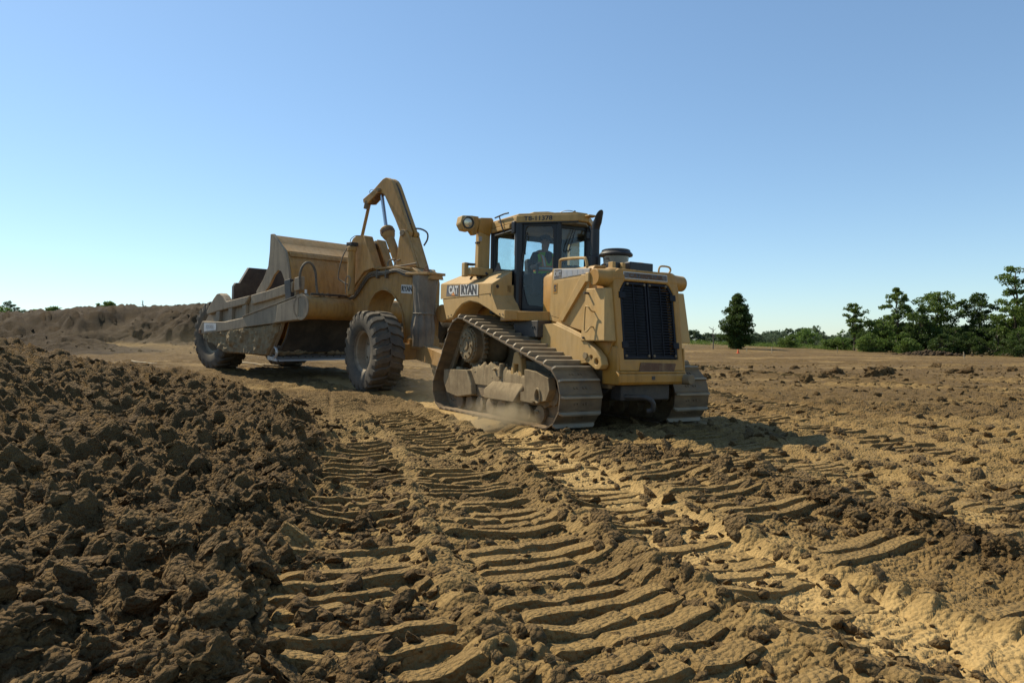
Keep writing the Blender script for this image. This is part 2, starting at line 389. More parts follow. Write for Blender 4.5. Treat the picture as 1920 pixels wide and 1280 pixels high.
RIDGE_L = curve2([(-.55, 9.2), (-.1, 7.4), (.22, 6.), (.55, 4.7), (.85, 3.5), (1.3, 2.6), (1.9, 1.5)])
_SM = pose(50.3, -2.7, 0, (-2.41, 17.27, CAMZ-1.225)); _c, _s = math.cos(rad(-14.3)), math.sin(rad(-14.3))
WPADS = [tuple(_SM @ Vector(p)) for p in ((1.2*_s, -1.2*_c, 0), (-1.2*_s, 1.2*_c, 0), (-7.75, -1.15, 0), (-7.75, 1.15, 0))]
def terrain(x, y):
    d = np.hypot(x, y); az = x/np.maximum(y, .5)
    # broad form
    zl = np.interp(y, [0, 13, 16.5, 21, 35, 40, 60], [0, 0, .05, .38, .72, .85, 1.0])
    pxr = np.clip((az*1280+960-1300)/600, -.6, 1.3)
    zr = (1.1-1.3*pxr)*sstep(28, 110, d)
    w = sstep(-.32, -.02, az)
    z = zl*(1-w)+zr*w
    hill = sstep(37, 45, y+4.0*(vn(x*.12, y*.05, 3)-.5))*(1-sstep(-.25, .02, az))
    crest = np.interp(az, [-1.2, -.75, -.62, -.46, -.2], [1.9, 2.15, 2.55, 2.8, 2.85])
    z = z+hill*(crest-.012*np.maximum(y-46, 0))+sstep(.02, .3, hill)*1.5*(fbm(x*.42, y*.42, 91, 4)-.5)*(1-.7*sstep(.7, 1, hill))
    pile = np.exp(-(((x+23.5)/3.2)**2+((y-34.5)/2.2)**2)); z = z+pile*.9
    ex = np.interp(y, EY, EX); t = ex-x+.9*(fbm(x*.7, y*.7, 21, 3)-.5)
    loose = sstep(-.25, .55, t)*(1-sstep(17, 21, y+.25*x))
    z = z+np.clip(.04*np.maximum(t-.1, 0)+.026*np.maximum(t-.1, 0)**2, 0, 1.15)*sstep(1.5, 8, y)*(1-sstep(15.5, 20.5, y+.25*x))*(1-.25*vn(x*.4, y*.4, 8))
    h0 = within(hill > .005, lumps, x, y, 1.9, 600, .8); h1 = within(hill > .005, lumps, x, y, .95, 620, .85); z = z+sstep(.01, .2, hill)*(.34*h0+.62*h1)*(1-.7*sstep(.75, 1, hill))
    loosehill = np.maximum(hill*sstep(.02, .15, hill), np.clip(pile*2, 0, 1))
    packed = 1-np.maximum(loose, loosehill)
    # wheel and crawler lanes
    col = np.zeros_like(x); scatter = np.zeros_like(x)
    far = 1-sstep(22, 45, d); anyl = np.zeros_like(x)
    for P, wd_, per, amp, sink, edge, vis in ((LANE_A, .40, .205, .010, .05, .02, 1.), (LANE_B, .46, .205, .026, .03, .03, 1.), (LANE_H, .42, .205, .022, .0, .02, 1.), (LANE_C, .42, .215, .030, .04, .03, 1.), (LANE_D, .42, .205, .035, .04, .04, .8),
                                          (LANE_E, .45, .21, .04, .04, .05, .8), (LANE_F, .45, .21, .04, .04, .05, .7), (LANE_G, .6, .3, .05, .05, .06, .8)):
        ds, sg, al = polydist(x, y, P)
        ds = ds+.10*(fbm(x*1.9, y*1.9, 31, 2)-.5)
        m = 1-sstep(wd_*.8, wd_*1.15, ds); bm_ = np.exp(-((ds-wd_*1.3)/(.16))**2)
        ph = al/per+.16*(fbm(x*1.3, y*1.3, 33, 2)-.5)*2
        fr = ph-np.floor(ph); fr = 1-fr; bar = np.where(fr < .21, fr/.21, np.maximum((1-fr)/.79, 0)**.55)*(.7+.3*h2(np.floor(ph), np.floor(ph*0+7), 34))
        brk = .35+.65*sstep(.3, .5, fbm(x*1.6+5, y*1.6, 35, 3))
        z = z+vis*far*(m*(-sink+amp*bar*brk)+bm_*edge*(.4+fbm(x*4, y*4, 37, 2)))
        anyl = np.maximum(anyl, m)
        col = np.maximum(col, m*vis*(1. if P is LANE_A else .45))
        if P is LANE_A: loose = loose*(1-m*.97); colA = m
        if P is LANE_B: loose = loose*(1-m*.8)
        if P is LANE_C: loose = loose*(1-m*.85*sstep(.30, .55, fbm(x*1.1, y*1.1, 39, 2)))
    rid = np.zeros_like(x)
    for P, hh, ww in ((RIDGE_R, .09, .30), (RIDGE_L, .03, .20)):
        ds, sg, al = polydist(x, y, P); g = np.exp(-(ds/ww)**2); rid = np.maximum(rid, g*(hh/.12)**.7); z = z+hh*g*(.3+1.1*fbm(x*1.8, y*1.8, 41, 3))
    # curved tyre scallops between the heap and the bright lane, and old ripples over the field
    ds, sg, al = polydist(x, y, RIDGE_L)
    rp = 0*np.sin(al*27+4*(fbm(x*1.2, y*1.2, 43, 2)-.5)*4-ds*ds*3.2)
    z = z+.034*np.maximum(rp, -.3)*np.exp(-((ds-.45)/.7)**2)*far*(1-.7*loose)
    patch = sstep(.43, .57, fbm(x*.16+3, y*.34, 61, 4))*sstep(9, 15, d+.0*x)
    band = sstep(14, 26, d)*(1-sstep(70, 120, d))
    ridge2 = np.exp(-((y-(27+.10*x+2*(vn(x*.2, y*0, 5)-.5)))/1.6)**2)*sstep(3.5, 6, x)
    rough = np.clip(patch*(.45+.55*band)+ridge2, 0, 1)*packed*(1-col)
    lo = np.clip(loose+.8*loosehill, 0, 1)
    c1 = within(d < 60, lumps, x, y, .62, 100, .75); c2 = within(d < 60, lumps, x, y, .27, 200, .8); c3 = within(d < 32, lumps, x, y, .125, 300, .8); c4 = within(d < 13, lumps, x, y, .058, 400, .75)
    near = 1-sstep(7, 13, d); mid = 1-sstep(18, 32, d)
    L = np.clip(np.maximum(lo, rid*.62+rough*.55*(1-.4*(d < 12))), 0, 1)
    z = z+L*(.55*c1*np.clip(lo+rough*.6+.05, 0, 1)+.85*c2*(.35+.65*lo)+.75*c3*mid+.45*c4*near+.03*fbm(x*9, y*9, 73, 3)*mid)
    z = z+.09*(fbm(x*1.1, y*1.1, 71, 3)-.5)*(.25+L)
    # packed soil: thin crusted flakes with cracks, small crumbs
    P0 = np.clip(1-L*1.3, 0, 1)
    fl = fbm(x*3.3, y*5.2, 81, 3); st = np.floor(fl*9)/9; z = z+P0*mid*(.025*(fl-.5)+.045*(st-.5))
    # crawler bars: crests across the direction of travel, steep on the side toward the tractor's goal
    th = .26; wv = .55*(vn(x*.35, y*.35, 95)-.5); sc_ = -x*np.sin(th)+y*np.cos(th)+wv; lt = x*np.cos(th)+y*np.sin(th)
    sp = sc_/np.where(d < 9, .205, .28)+.55*(fbm(x*.9, y*.9, 97, 2)-.5)*2+np.floor(lt/.75)*.37; fr = sp-np.floor(sp)
    fw = np.clip(.22+.018*(d-7), .22, .42); saw = np.where(fr < fw, fr/fw, np.maximum((1-fr)/(1-fw), 0)**.6)*(.60+.40*h2(np.floor(sp), np.floor(lt/.75), 98))
    on = sstep(.30, .46, fbm(x*.75+9, y*.75, 99, 3))*(1-.55*sstep(14, 26, d)); edge_ = np.abs(lt/.75-np.floor(lt/.75)-.5)
    cen = np.exp(-((x-np.interp(y, EY, EX)-.9)/1.3)**2)
    z = z+np.clip(1-L*1.1, .15, 1)*(1-anyl)*mid*on*(.050+.022*cen)*(1+.04*np.clip(d-6, 0, 14))*saw*sstep(.5, .40, edge_)
    ck, idn = within(d < 32, cracks, lt, sc_, .30, .12, 820); brk = sstep(.35, .6, fbm(x*.8, y*.8, 83, 3))
    z = z-colA*(d < 14)*.010*np.exp(-(ck/.08)**2)+colA*(d < 14)*.005*(idn-.5)
    z = z+P0*mid*brk*(1-.6*colA)*(-.024*np.exp(-(ck/.07)**2)+.016*(idn-.5))
    ck, idn = within(d < 13, cracks, lt, sc_, .13, .06, 840); z = z+P0*near*(-.006*np.exp(-(ck/.12)**2)+.003*(idn-.5))
    big = fbm(x*.5, y*.5, 89, 2); z = z+P0*.06*(big-.5)
    z = z+0+P0*mid*.45*c3*sstep(.50, .64, fbm(x*1.3, y*1.3, 86, 3))*sstep(6, 9, d)
    z = z+P0*.55*c2*sstep(.54, .68, fbm(x*.55, y*.55, 87, 3))*(1-.9*col)*sstep(6, 11, d)
    z = z+.012*(fbm(x*7, y*7, 88, 3)-.5)*mid
    # ground pressed flat under the tracks and the wheels
    ux, uy = x-.78, y-11.515; lx = ux*.5156-uy*.8568; ly = ux*.8568+uy*.5156
    q = np.maximum(np.abs(lx)-1.95, np.abs(np.abs(ly)-1.04)-.40); m = 1-sstep(0, .30, q)
    z = z*(1-m)+m*(.055-.0192*ly)
    inner = (1-sstep(0, .3, np.maximum(np.abs(lx)-2.1, np.abs(ly)-1.2))); z = z-np.maximum(z-.06, 0)*inner
    for wx, wy, wz in WPADS:
        m = 1-sstep(.45, .85, np.hypot(x-wx, y-wy)); z = z*(1-m)+m*(wz+.035)
    cb = np.maximum(cen, .75*sstep(1.2, 2.5, x)*(1-sstep(9, 16, d)*.4))*sstep(.38, .58, fbm(x*1.3, y*2.6, 77, 4))
    dsr, _, _ = polydist(x, y, RIDGE_R); dsh, _, _ = polydist(x, y, LANE_H)
    brown_ = np.maximum.reduce([.40*cb+.30*cen, .30*sstep(6, 11, d)+.5*sstep(8, 16, d)*sstep(.34, .54, fbm(x*.3, y*.75, 79, 4)), .85*np.exp(-(dsr/.42)**2), .45*np.exp(-(dsh/.40)**2)])
    L = np.maximum.reduce([L, brown_*(1-.9*colA), .85*rough]); col = colA
    return z, lo, L, col, rough, loosehill
NR = np.concatenate([np.arange(1.6, 4.0, .0105), np.arange(4.0, 8.0, .0165), np.arange(8., 16., .031), np.arange(16, 30, .075), np.arange(30, 36, .25), np.arange(36, 47, .12), np.geomspace(47, 60, 30), np.geomspace(60.6, 130, 50), np.geomspace(135, 1500, 24)])
fine = np.arange(-43, 43.01, .118); AZ = np.radians(np.concatenate([np.arange(-80, -43, .6), fine, np.arange(43.6, 80, .6)]))
RR, AA = np.meshgrid(NR, AZ, indexing='ij')
GX, GY = (RR*np.sin(AA)).ravel(), (RR*np.cos(AA)).ravel()
GZ, LO, LL, LANE, ROUGH, LH = terrain(GX, GY)
nr, na = RR.shape
idx = np.arange(nr*na).reshape(nr, na)
GF = np.stack([idx[:-1, :-1], idx[:-1, 1:], idx[1:, 1:], idx[1:, :-1]], -1).reshape(-1, 4)[:, ::-1]
soil = np.stack([np.clip(LL, 0, 1), np.clip(LANE, 0, 1), np.clip(sstep(.01, .14, LH), 0, 1), sstep(60, 150, RR.ravel())], 1)
def soil_mat(name, attr):
    m, nt, bs = mat(name)
    tc = N(nt, 'ShaderNodeTexCoord')
    def nz(scale, lo, hi, d=6, r=.62):
        n = N(nt, 'ShaderNodeTexNoise'); n.inputs['Scale'].default_value = scale; n.inputs['Detail'].default_value = d; n.inputs['Roughness'].default_value = r
        geo = N(nt, 'ShaderNodeNewGeometry'); nt.links.new(geo.outputs['Position'], n.inputs['Vector'])
        mr = N(nt, 'ShaderNodeMapRange'); mr.inputs[1].default_value = lo; mr.inputs[2].default_value = hi; nt.links.new(n.outputs[0], mr.inputs[0])
        return mr.outputs[0], n.outputs[0]
    a1, _ = nz(.9, .35, .68); a2, r2 = nz(6, .32, .68); a3, r3 = nz(38, .3, .7, 4, .7)
    brown = mixc(nt, a1, (.135, .08, .03), (.21, .13, .052)); brown = mixc(nt, a2, brown, (.095, .058, .023))
    if attr:
        at = N(nt, 'ShaderNodeAttribute', attribute_name='soil'); sp = N(nt, 'ShaderNodeSeparateColor'); nt.links.new(at.outputs['Color'], sp.inputs[0])
        tan = mixc(nt, a1, (.30, .192, .07), (.385, .257, .098)); tan = mixc(nt, a2, tan, (.225, .145, .053))
        lane = mixc(nt, a2, (.44, .295, .118), (.36, .235, .09))
        c = mixc(nt, sp.outputs[1], tan, lane)
        k = N(nt, 'ShaderNodeMath', operation='MULTIPLY', use_clamp=True); nt.links.new(sp.outputs[0], k.inputs[0]); k.inputs[1].default_value = .88
        c = mixc(nt, k.outputs[0], c, brown)
        hillc = mixc(nt, a1, (.045, .028, .013), (.085, .056, .027))
        c = mixc(nt, sp.outputs[2], c, hillc)
        gcol = mixc(nt, a1, (.10, .12, .035), (.17, .155, .06)); c = mixc(nt, at.outputs['Alpha'], c, gcol)
    else:
        tan = mixc(nt, a1, (.18, .118, .05), (.25, .168, .072)); inf = N(nt, 'ShaderNodeObjectInfo')
        c = mixc(nt, inf.outputs['Random'], brown, tan); c = mixc(nt, .45, c, brown)
    g = mixc(nt, a3, (.82, .82, .82), (1.1, 1.1, 1.1)); mu = N(nt, 'ShaderNodeMix', data_type='RGBA', blend_type='MULTIPLY'); mu.inputs[0].default_value = 1
    nt.links.new(c, mu.inputs[6]); nt.links.new(g, mu.inputs[7]); nt.links.new(mu.outputs[2], bs.inputs['Base Color'])
    bs.inputs['Roughness'].default_value = .92; bs.inputs['Specular IOR Level'].default_value = .18
    ad = N(nt, 'ShaderNodeMath', operation='MULTIPLY_ADD'); nt.links.new(r3, ad.inputs[0]); ad.inputs[1].default_value = .45; nt.links.new(r2, ad.inputs[2])
    vo = N(nt, 'ShaderNodeTexVoronoi'); vo.inputs['Scale'].default_value = 38; geo = N(nt, 'ShaderNodeNewGeometry'); nt.links.new(geo.outputs['Position'], vo.inputs['Vector'])
    a4 = N(nt, 'ShaderNodeMath', operation='MULTIPLY_ADD'); nt.links.new(vo.outputs['Distance'], a4.inputs[0]); a4.inputs[1].default_value = -.5; nt.links.new(ad.outputs[0], a4.inputs[2])
    bump(nt, bs, a4.outputs[0], 1.0, .09)
    if attr:
        ms = N(nt, 'ShaderNodeMapRange'); ms.inputs[3].default_value = .5; ms.inputs[4].default_value = 1.0; nt.links.new(sp.outputs[0], ms.inputs[0])
        nt.links.new(ms.outputs[0], [n for n in nt.nodes if n.type == 'BUMP'][0].inputs['Strength'])
    return m
M['soil'] = soil_mat('packed_and_loose_earth', True)
M['clod'] = soil_mat('clod_earth', False)
M['hill_clod'] = plain('spoil_clod', (.075, .052, .031), .95, spec=.1)
ground = link('ground', npmesh('ground', np.stack([GX, GY, GZ], 1), GF, M['soil'], True, soil))
ground['kind'] = 'structure'; ground['label'] = 'churned brown earth and packed tan haul lane of the site'
def gz(x, y):
    """height of the ground sheet near x, y, read from its own vertices"""
    x = np.atleast_1d(np.asarray(x, float)); y = np.atleast_1d(np.asarray(y, float))
    r = np.hypot(x, y); a = np.arctan2(x, y)
    i = np.clip(np.searchsorted(NR, r), 1, nr-1); j = np.clip(np.searchsorted(AZ, a), 1, na-1)
    Z = GZ.reshape(nr, na)
    return (Z[i-1, j-1]+Z[i, j-1]+Z[i-1, j]+Z[i, j])*.25
def gz1(x, y): return float(gz(x, y)[0])

# ---- pressed tread bars left by the crawler shoes: crisp slabs across each lane
def tread_bars(lanes):
    vs = []; fs = []; cs = []; off = 0; r = np.random.default_rng(5); nb = 15
    for P, w, hgt, per, keep, shade, y0, y1 in lanes:
        P = np.array(P); seg = np.hypot(*np.diff(P, axis=0).T); S = np.concatenate([[0], np.cumsum(seg)])
        for s in np.arange(.1, S[-1], per):
            cx, cy = np.interp(s, S, P[:, 0]), np.interp(s, S, P[:, 1])
            if not y0 < cy < y1 or vn(np.array([cx*1.7]), np.array([cy*1.7]), 310)[0] < .22: continue
            k = min(np.searchsorted(S, s), len(seg))-1; t = (P[k+1]-P[k])/seg[k]; a_ = r.normal(0, .05); t = np.array([t[0]*np.cos(a_)-t[1]*np.sin(a_), t[0]*np.sin(a_)+t[1]*np.cos(a_)]); n = np.array([-t[1], t[0]])
            cuts = np.sort(r.uniform(-w, w, r.integers(0, 4))); ends = np.concatenate([[-w*r.uniform(.85, 1.1)], cuts, [w*r.uniform(.85, 1.1)]])
            for b0, b1 in zip(ends[:-1], ends[1:]):
                if b1-b0 < .07 or r.random() > keep: continue
                b = np.linspace(b0, b1-.012*r.random(), nb); j = r.normal(0, .007); wob = .016*(vn(b*7+s*3, b*0+s*9, 301)-.5)*2
                bx, by = cx+n[0]*b, cy+n[1]*b; sk = 9; zz = np.zeros(nb)
                for q in (-.08, -.04, 0, .04, .08): zz += gz(bx+t[0]*q, by+t[1]*q)
                zz = np.convolve(np.pad(zz/5, sk//2, 'edge'), np.ones(sk)/sk, 'valid')
                h = hgt*(.75+.5*r.random())*(1+.5*(vn(b*9+s, b*0+s*5, 302)-.5)); tp = np.clip(np.minimum((b-b0), (b1-b))/.025, .25, 1)
                dp = per*r.uniform(.60, .80)
                prof = [(.070*np.ones(nb)+wob, -.04*np.ones(nb)), (.055+wob+j, h*tp), (.035+wob+j, h*tp*1.06), (-dp*.5+wob*.7, h*tp*.62), (.05-dp+wob*.5, h*tp*.15), (.03-dp+wob, -.04*np.ones(nb))]
                V = np.stack([np.stack([bx+t[0]*pa, by+t[1]*pa, zz+ph_+.006*(vn(bx*60, by*60+pa*40, 303)-.5)], 1) for pa, ph_ in prof], 1).reshape(-1, 3); m = len(prof)
                ii = np.arange(nb*m).reshape(nb, m); F = np.stack([ii[:-1, :-1], ii[:-1, 1:], ii[1:, 1:], ii[1:, :-1]], -1).reshape(-1, 4)
                e0 = ii[0]; e1 = ii[-1]; F = np.concatenate([F, [[e0[0], e0[1], e0[2], e0[5]], [e0[2], e0[3], e0[4], e0[5]], [e1[5], e1[2], e1[1], e1[0]], [e1[5], e1[4], e1[3], e1[2]]]])
                vs.append(V); fs.append(F+off); off += len(V); cs.append(np.tile([shade*(.7+.6*r.random()), 0, 0, 0], (len(V), 1)))
    o = link('tread_bars', npmesh('tread_bars', np.concatenate(vs), np.concatenate(fs)[:, ::-1], M['soil'], True, np.concatenate(cs)))
    o.data.set_sharp_from_angle(angle=rad(32)); return tag(o, 'rows of pressed earth bars printed by crawler shoes across the haul lanes', 'tread marks', None, 'stuff')
LANE_I = curve2([(-.35, 8.8), (.1, 7.1), (.42, 5.9), (.66, 4.9), (.95, 3.9), (1.3, 3.0), (1.8, 2.1)])
LANE_J = curve2([(2.6, 9.0), (3.1, 7.2), (3.7, 5.6), (4.4, 4.2)])
LANE_K = curve2([(1.7, 8.6), (2.2, 7.0), (2.75, 5.5), (3.3, 4.2), (3.9, 3.1)])
tread_bars([(LANE_A, .36, .020, .205, .55, .12, 2., 10.2), (LANE_B, .44, .034, .175, .78, .36, 2., 13.), (LANE_C, .42, .040, .185, .72, .45, 2., 9.), (LANE_H, .40, .034, .175, .75, .4, 2., 8.4),
            (LANE_I, .20, .032, .175, .8, .42, 2., 9.), (LANE_J, .36, .028, .19, .7, .3, 3., 9.), (LANE_K, .34, .028, .18, .7, .4, 2.4, 8.8), (LANE_D, .40, .030, .22, .7, .3, 6., 14), (LANE_E, .42, .036, .24, .7, .3, 8., 22), (LANE_F, .42, .036, .24, .7, .3, 7., 24), (LANE_G, .55, .05, .32, .7, .35, 11, 38)])

# ---- clods: the largest as things, the rest as one mass
BL = [rnd_blob(s, 4, .45, 1.5, random.Random(s).uniform(.6, .85)) for s in range(1, 11)]
CM = [npmesh('dirt_clod', V, F, M['clod'], False) for V, F in BL]
for me in CM: me.shade_smooth(); me.set_sharp_from_angle(angle=rad(60))
CL = []   # (x, y, size, class)
def put(n, fx, smin, smax, pw, cls, ok):
    c = 0; k = 0
    while c < n and k < n*60:
        k += 1; x, y = fx(); L_, = ok(x, y),
        if not L_: continue
        s = smin+(smax-smin)*random.random()**pw
        CL.append((x, y, s, cls)); c += 1
def heap_xy():
    y = 2.2+16*random.random()**1.6; e = float(np.interp(y, EY, EX)); return e-.1-abs(random.gauss(0, 1))*(.7+.28*y), y
def inview(x, y, m=1.08): return abs(x) < .75*m*y
put(150, heap_xy, .055, .17, 2.6, 0, lambda x, y: inview(x, y) and y+.25*x < 18)
def ridge_xy():
    P = RIDGE_R; a = random.random()*(len(P)-1); i = int(a); t = a-i
    return P[i][0]*(1-t)+P[i+1][0]*t+random.gauss(0, .22), P[i][1]*(1-t)+P[i+1][1]*t
put(80, ridge_xy, .035, .11, 2.4, 1, lambda x, y: inview(x, y) and y > 2.3)
put(45, lambda: (random.uniform(4.5, 26), random.gauss(27, 3.5)), .12, .34, 2.2, 2, lambda x, y: inview(x, y) and y > 14)
put(20, lambda: (random.uniform(2, 14), random.uniform(8, 20)), .06, .16, 2.0, 2, lambda x, y: inview(x, y))
LAB = (('dark brown clod of loose earth on the churned heap beside the haul lane', 'clods on the loose heap'),
       ('brown clod thrown up along the edge of the crawler lane', 'clods along the crawler lane'),
       ('dark clod scattered on the open tan field beyond the tractor', 'clods scattered on the open field'))
for (x, y, s, cls) in CL:
    o = bpy.data.objects.new('dirt_clod', random.choice(CM)); COL.objects.link(o)
    o.location = (x, y, gz1(x, y)+s*.12); o.rotation_euler = (random.gauss(0, .35), random.gauss(0, .35), random.random()*6.28)
    o.scale = (s*random.uniform(.8, 1.35), s*random.uniform(.8, 1.2), s*random.uniform(.75, 1.1))
    big_ = 'big ' if s > (.11, .07, .22)[cls] else ('small ' if s < (.07, .045, .14)[cls] else '')
    tag(o, big_+LAB[cls][0], 'clod', LAB[cls][1])
SB = [rnd_blob(s, 1, .3, 1.3, .8, False) for s in range(30, 42)]
SB2 = [rnd_blob(s, 2, .35, 1.4, .8) for s in range(42, 50)]
def mass(name, n, fn, smin, smax, pw, blobs, label):
    X, Y = fn(n); k = (np.abs(X) < .83*Y) & (Y > 1.9); X, Y = X[k], Y[k]; n = len(X)
    S = smin+(smax-smin)*rng.random(n)**pw; Z = gz(X, Y)+S*.1
    vs = []; fs = []; off = 0; ch = rng.integers(0, len(blobs), n)
    for b, (V, F) in enumerate(blobs):
        q = np.where(ch == b)[0]
        if not len(q): continue
        a = rng.random(len(q))*6.283; sx = S[q]*rng.uniform(.7, 1.4, len(q)); sy = S[q]*rng.uniform(.7, 1.4, len(q)); sz = S[q]*rng.uniform(.6, 1.2, len(q))
        tl = rng.normal(0, .4, (len(q), 2))
        vx = V[None, :, 0]*sx[:, None]; vy = V[None, :, 1]*sy[:, None]; vz = V[None, :, 2]*sz[:, None]+vx*tl[:, :1]+vy*tl[:, 1:]
        ca, sa = np.cos(a)[:, None], np.sin(a)[:, None]
        W = np.stack([X[q][:, None]+vx*ca-vy*sa, Y[q][:, None]+vx*sa+vy*ca, Z[q][:, None]+vz], -1).reshape(-1, 3)
        vs.append(W); fs.append((F[None]+(np.arange(len(q))*len(V))[:, None, None]).reshape(-1, 3)+off); off += len(W)
    o = link(name, npmesh(name, np.concatenate(vs), np.concatenate(fs), M['hill_clod' if 'spoil' in label else 'clod'], True))
    o.data.set_sharp_from_angle(angle=rad(60)); tag(o, label, 'loose earth', None, 'stuff'); return o
def heap_n(n):
    y = 2.0+17*rng.random(n)**1.9; e = np.interp(y, EY, EX); return e+.15-np.abs(rng.normal(0, 1, n))*(.7+.3*y), y
def ridge_n(n):
    P = np.array(RIDGE_R+RIDGE_R+RIDGE_R+RIDGE_L); i = rng.integers(0, len(P), n); return P[i, 0]+rng.normal(0, .26, n), P[i, 1]+rng.normal(0, .35, n)
def centre_n(n):
    y = 2.1+9*rng.random(n)**1.5; e = np.interp(y, EY, EX); return e+.1+rng.random(n)**1.3*(1.6+.25*y), y
def field_n(n):
    y = 4.5+32*rng.random(n)**1.5; return rng.uniform(.14, .82, n)*y+.3, y
def hill_n(n): return rng.uniform(-42, -6, n), rng.uniform(33, 50, n)
mass('loose_clods', 1300, heap_n, .03, .09, 2.0, SB2, 'knobbly fist-sized lumps of dark earth on the churned heap')
mass('loose_clods', 5200, heap_n, .010, .04, 1.6, SB, 'crumbled dark earth lying all over the churned heap')
mass('loose_clods', 260, ridge_n, .02, .075, 2.0, SB2, 'knobbly lumps heaped along the edge of the crawler lane')
mass('loose_clods', 1900, ridge_n, .008, .04, 2.0, SB, 'crumbs of earth strewn along both edges of the crawler lane')
mass('loose_clods', 2300, centre_n, .008, .05, 2.6, SB, 'crumbs and small clods between the heap and the crawler lane')
mass('loose_clods', 3300, field_n, .012, .09, 3.0, SB, 'small clods strewn thinly over the tan field')
mass('loose_clods', 1000, hill_n, .03, .10, 2.5, SB, 'clods covering the long spoil hill behind the scraper')

# ---------------------------------------------------------------- crawler tractor (X forward, Y to its left, Z up)
TR = empty('crawler_tractor', pose(31.04, -.14, -1.1, (.78, 11.515, 0)))
tag(TR, 'dusty yellow crawler tractor with glazed cab pulling the scraper', 'tractor')
def circ(cx, cz, r, n=90): return [(cx+r*math.cos(6.28318*i/n), cz+r*math.sin(6.28318*i/n)) for i in range(n)]
def hull(pts):
    pts = sorted(set(pts)); 
    def half(ps):
        o = []
        for p in ps:
            while len(o) > 1 and (o[-1][0]-o[-2][0])*(p[1]-o[-2][1])-(o[-1][1]-o[-2][1])*(p[0]-o[-2][0]) <= 0: o.pop()
            o.append(p)
        return o
    a, b = half(pts), half(pts[::-1]); return a[:-1]+b[:-1]
SPR = (-1.02, 1.2); IDF = (1.58, .50); IDR = (-1.66, .44)
GH = .072   # grouser height
path = hull(circ(*SPR, .53-GH)+circ(*IDF, .50-GH)+circ(*IDR, .44-GH))       # counter-clockwise in X,Z
def resample(P, n):
    Q = P+[P[0]]; L = [0]
    for a, b in zip(Q[:-1], Q[1:]): L.append(L[-1]+math.hypot(b[0]-a[0], b[1]-a[1]))
    out = []; j = 0
    for i in range(n):
        s = L[-1]*i/n
        while L[j+1] < s: j += 1
        t = (s-L[j])/(L[j+1]-L[j]); out.append((Q[j][0]+(Q[j+1][0]-Q[j][0])*t, Q[j][1]+(Q[j+1][1]-Q[j][1])*t))
    return out, L[-1]
_, per = resample(path, 10); NS = int(round(per/.212)); PIT = per/NS
pts, _ = resample(path, NS)
# one shoe: plate with curled rear lip and one tall grouser with rounded ends; local x along travel, z outward
W2 = .355
s = MB()
s.side([(-PIT*.52, -.012), (PIT*.50, -.004), (PIT*.50, .014), (-PIT*.40, .012), (-PIT*.52, .004)], -W2, W2)
n_plate = len(s.f)
s.prism([(-W2+.004, .010), (W2-.004, .010), (W2-.012, .045), (W2-.045, GH), (-W2+.045, GH), (-W2+.012, .045)], (PIT*.36, 0, 0), (0,1,0), (0,0,1), (1,0,0), -.014, .014)
n_bolt = len(s.f)
for y in (-.10, -.05, .05, .10): s.lathe([(.016, .012), (.016, .026)], (-PIT*.12, y, 0), (0,0,1), 6)
n_gr = 20
SHOE = s.mesh('track_shoe', M['shoe'], 30); SHOE.materials.append(M['grouser'])
for p_ in SHOE.polygons:
    if n_plate <= p_.index < n_bolt: p_.material_index = 1
rail_pts, _ = resample(hull(circ(*SPR, .53-GH-.07)+circ(*IDF, .50-GH-.07)+circ(*IDR, .44-GH-.07)), 120)
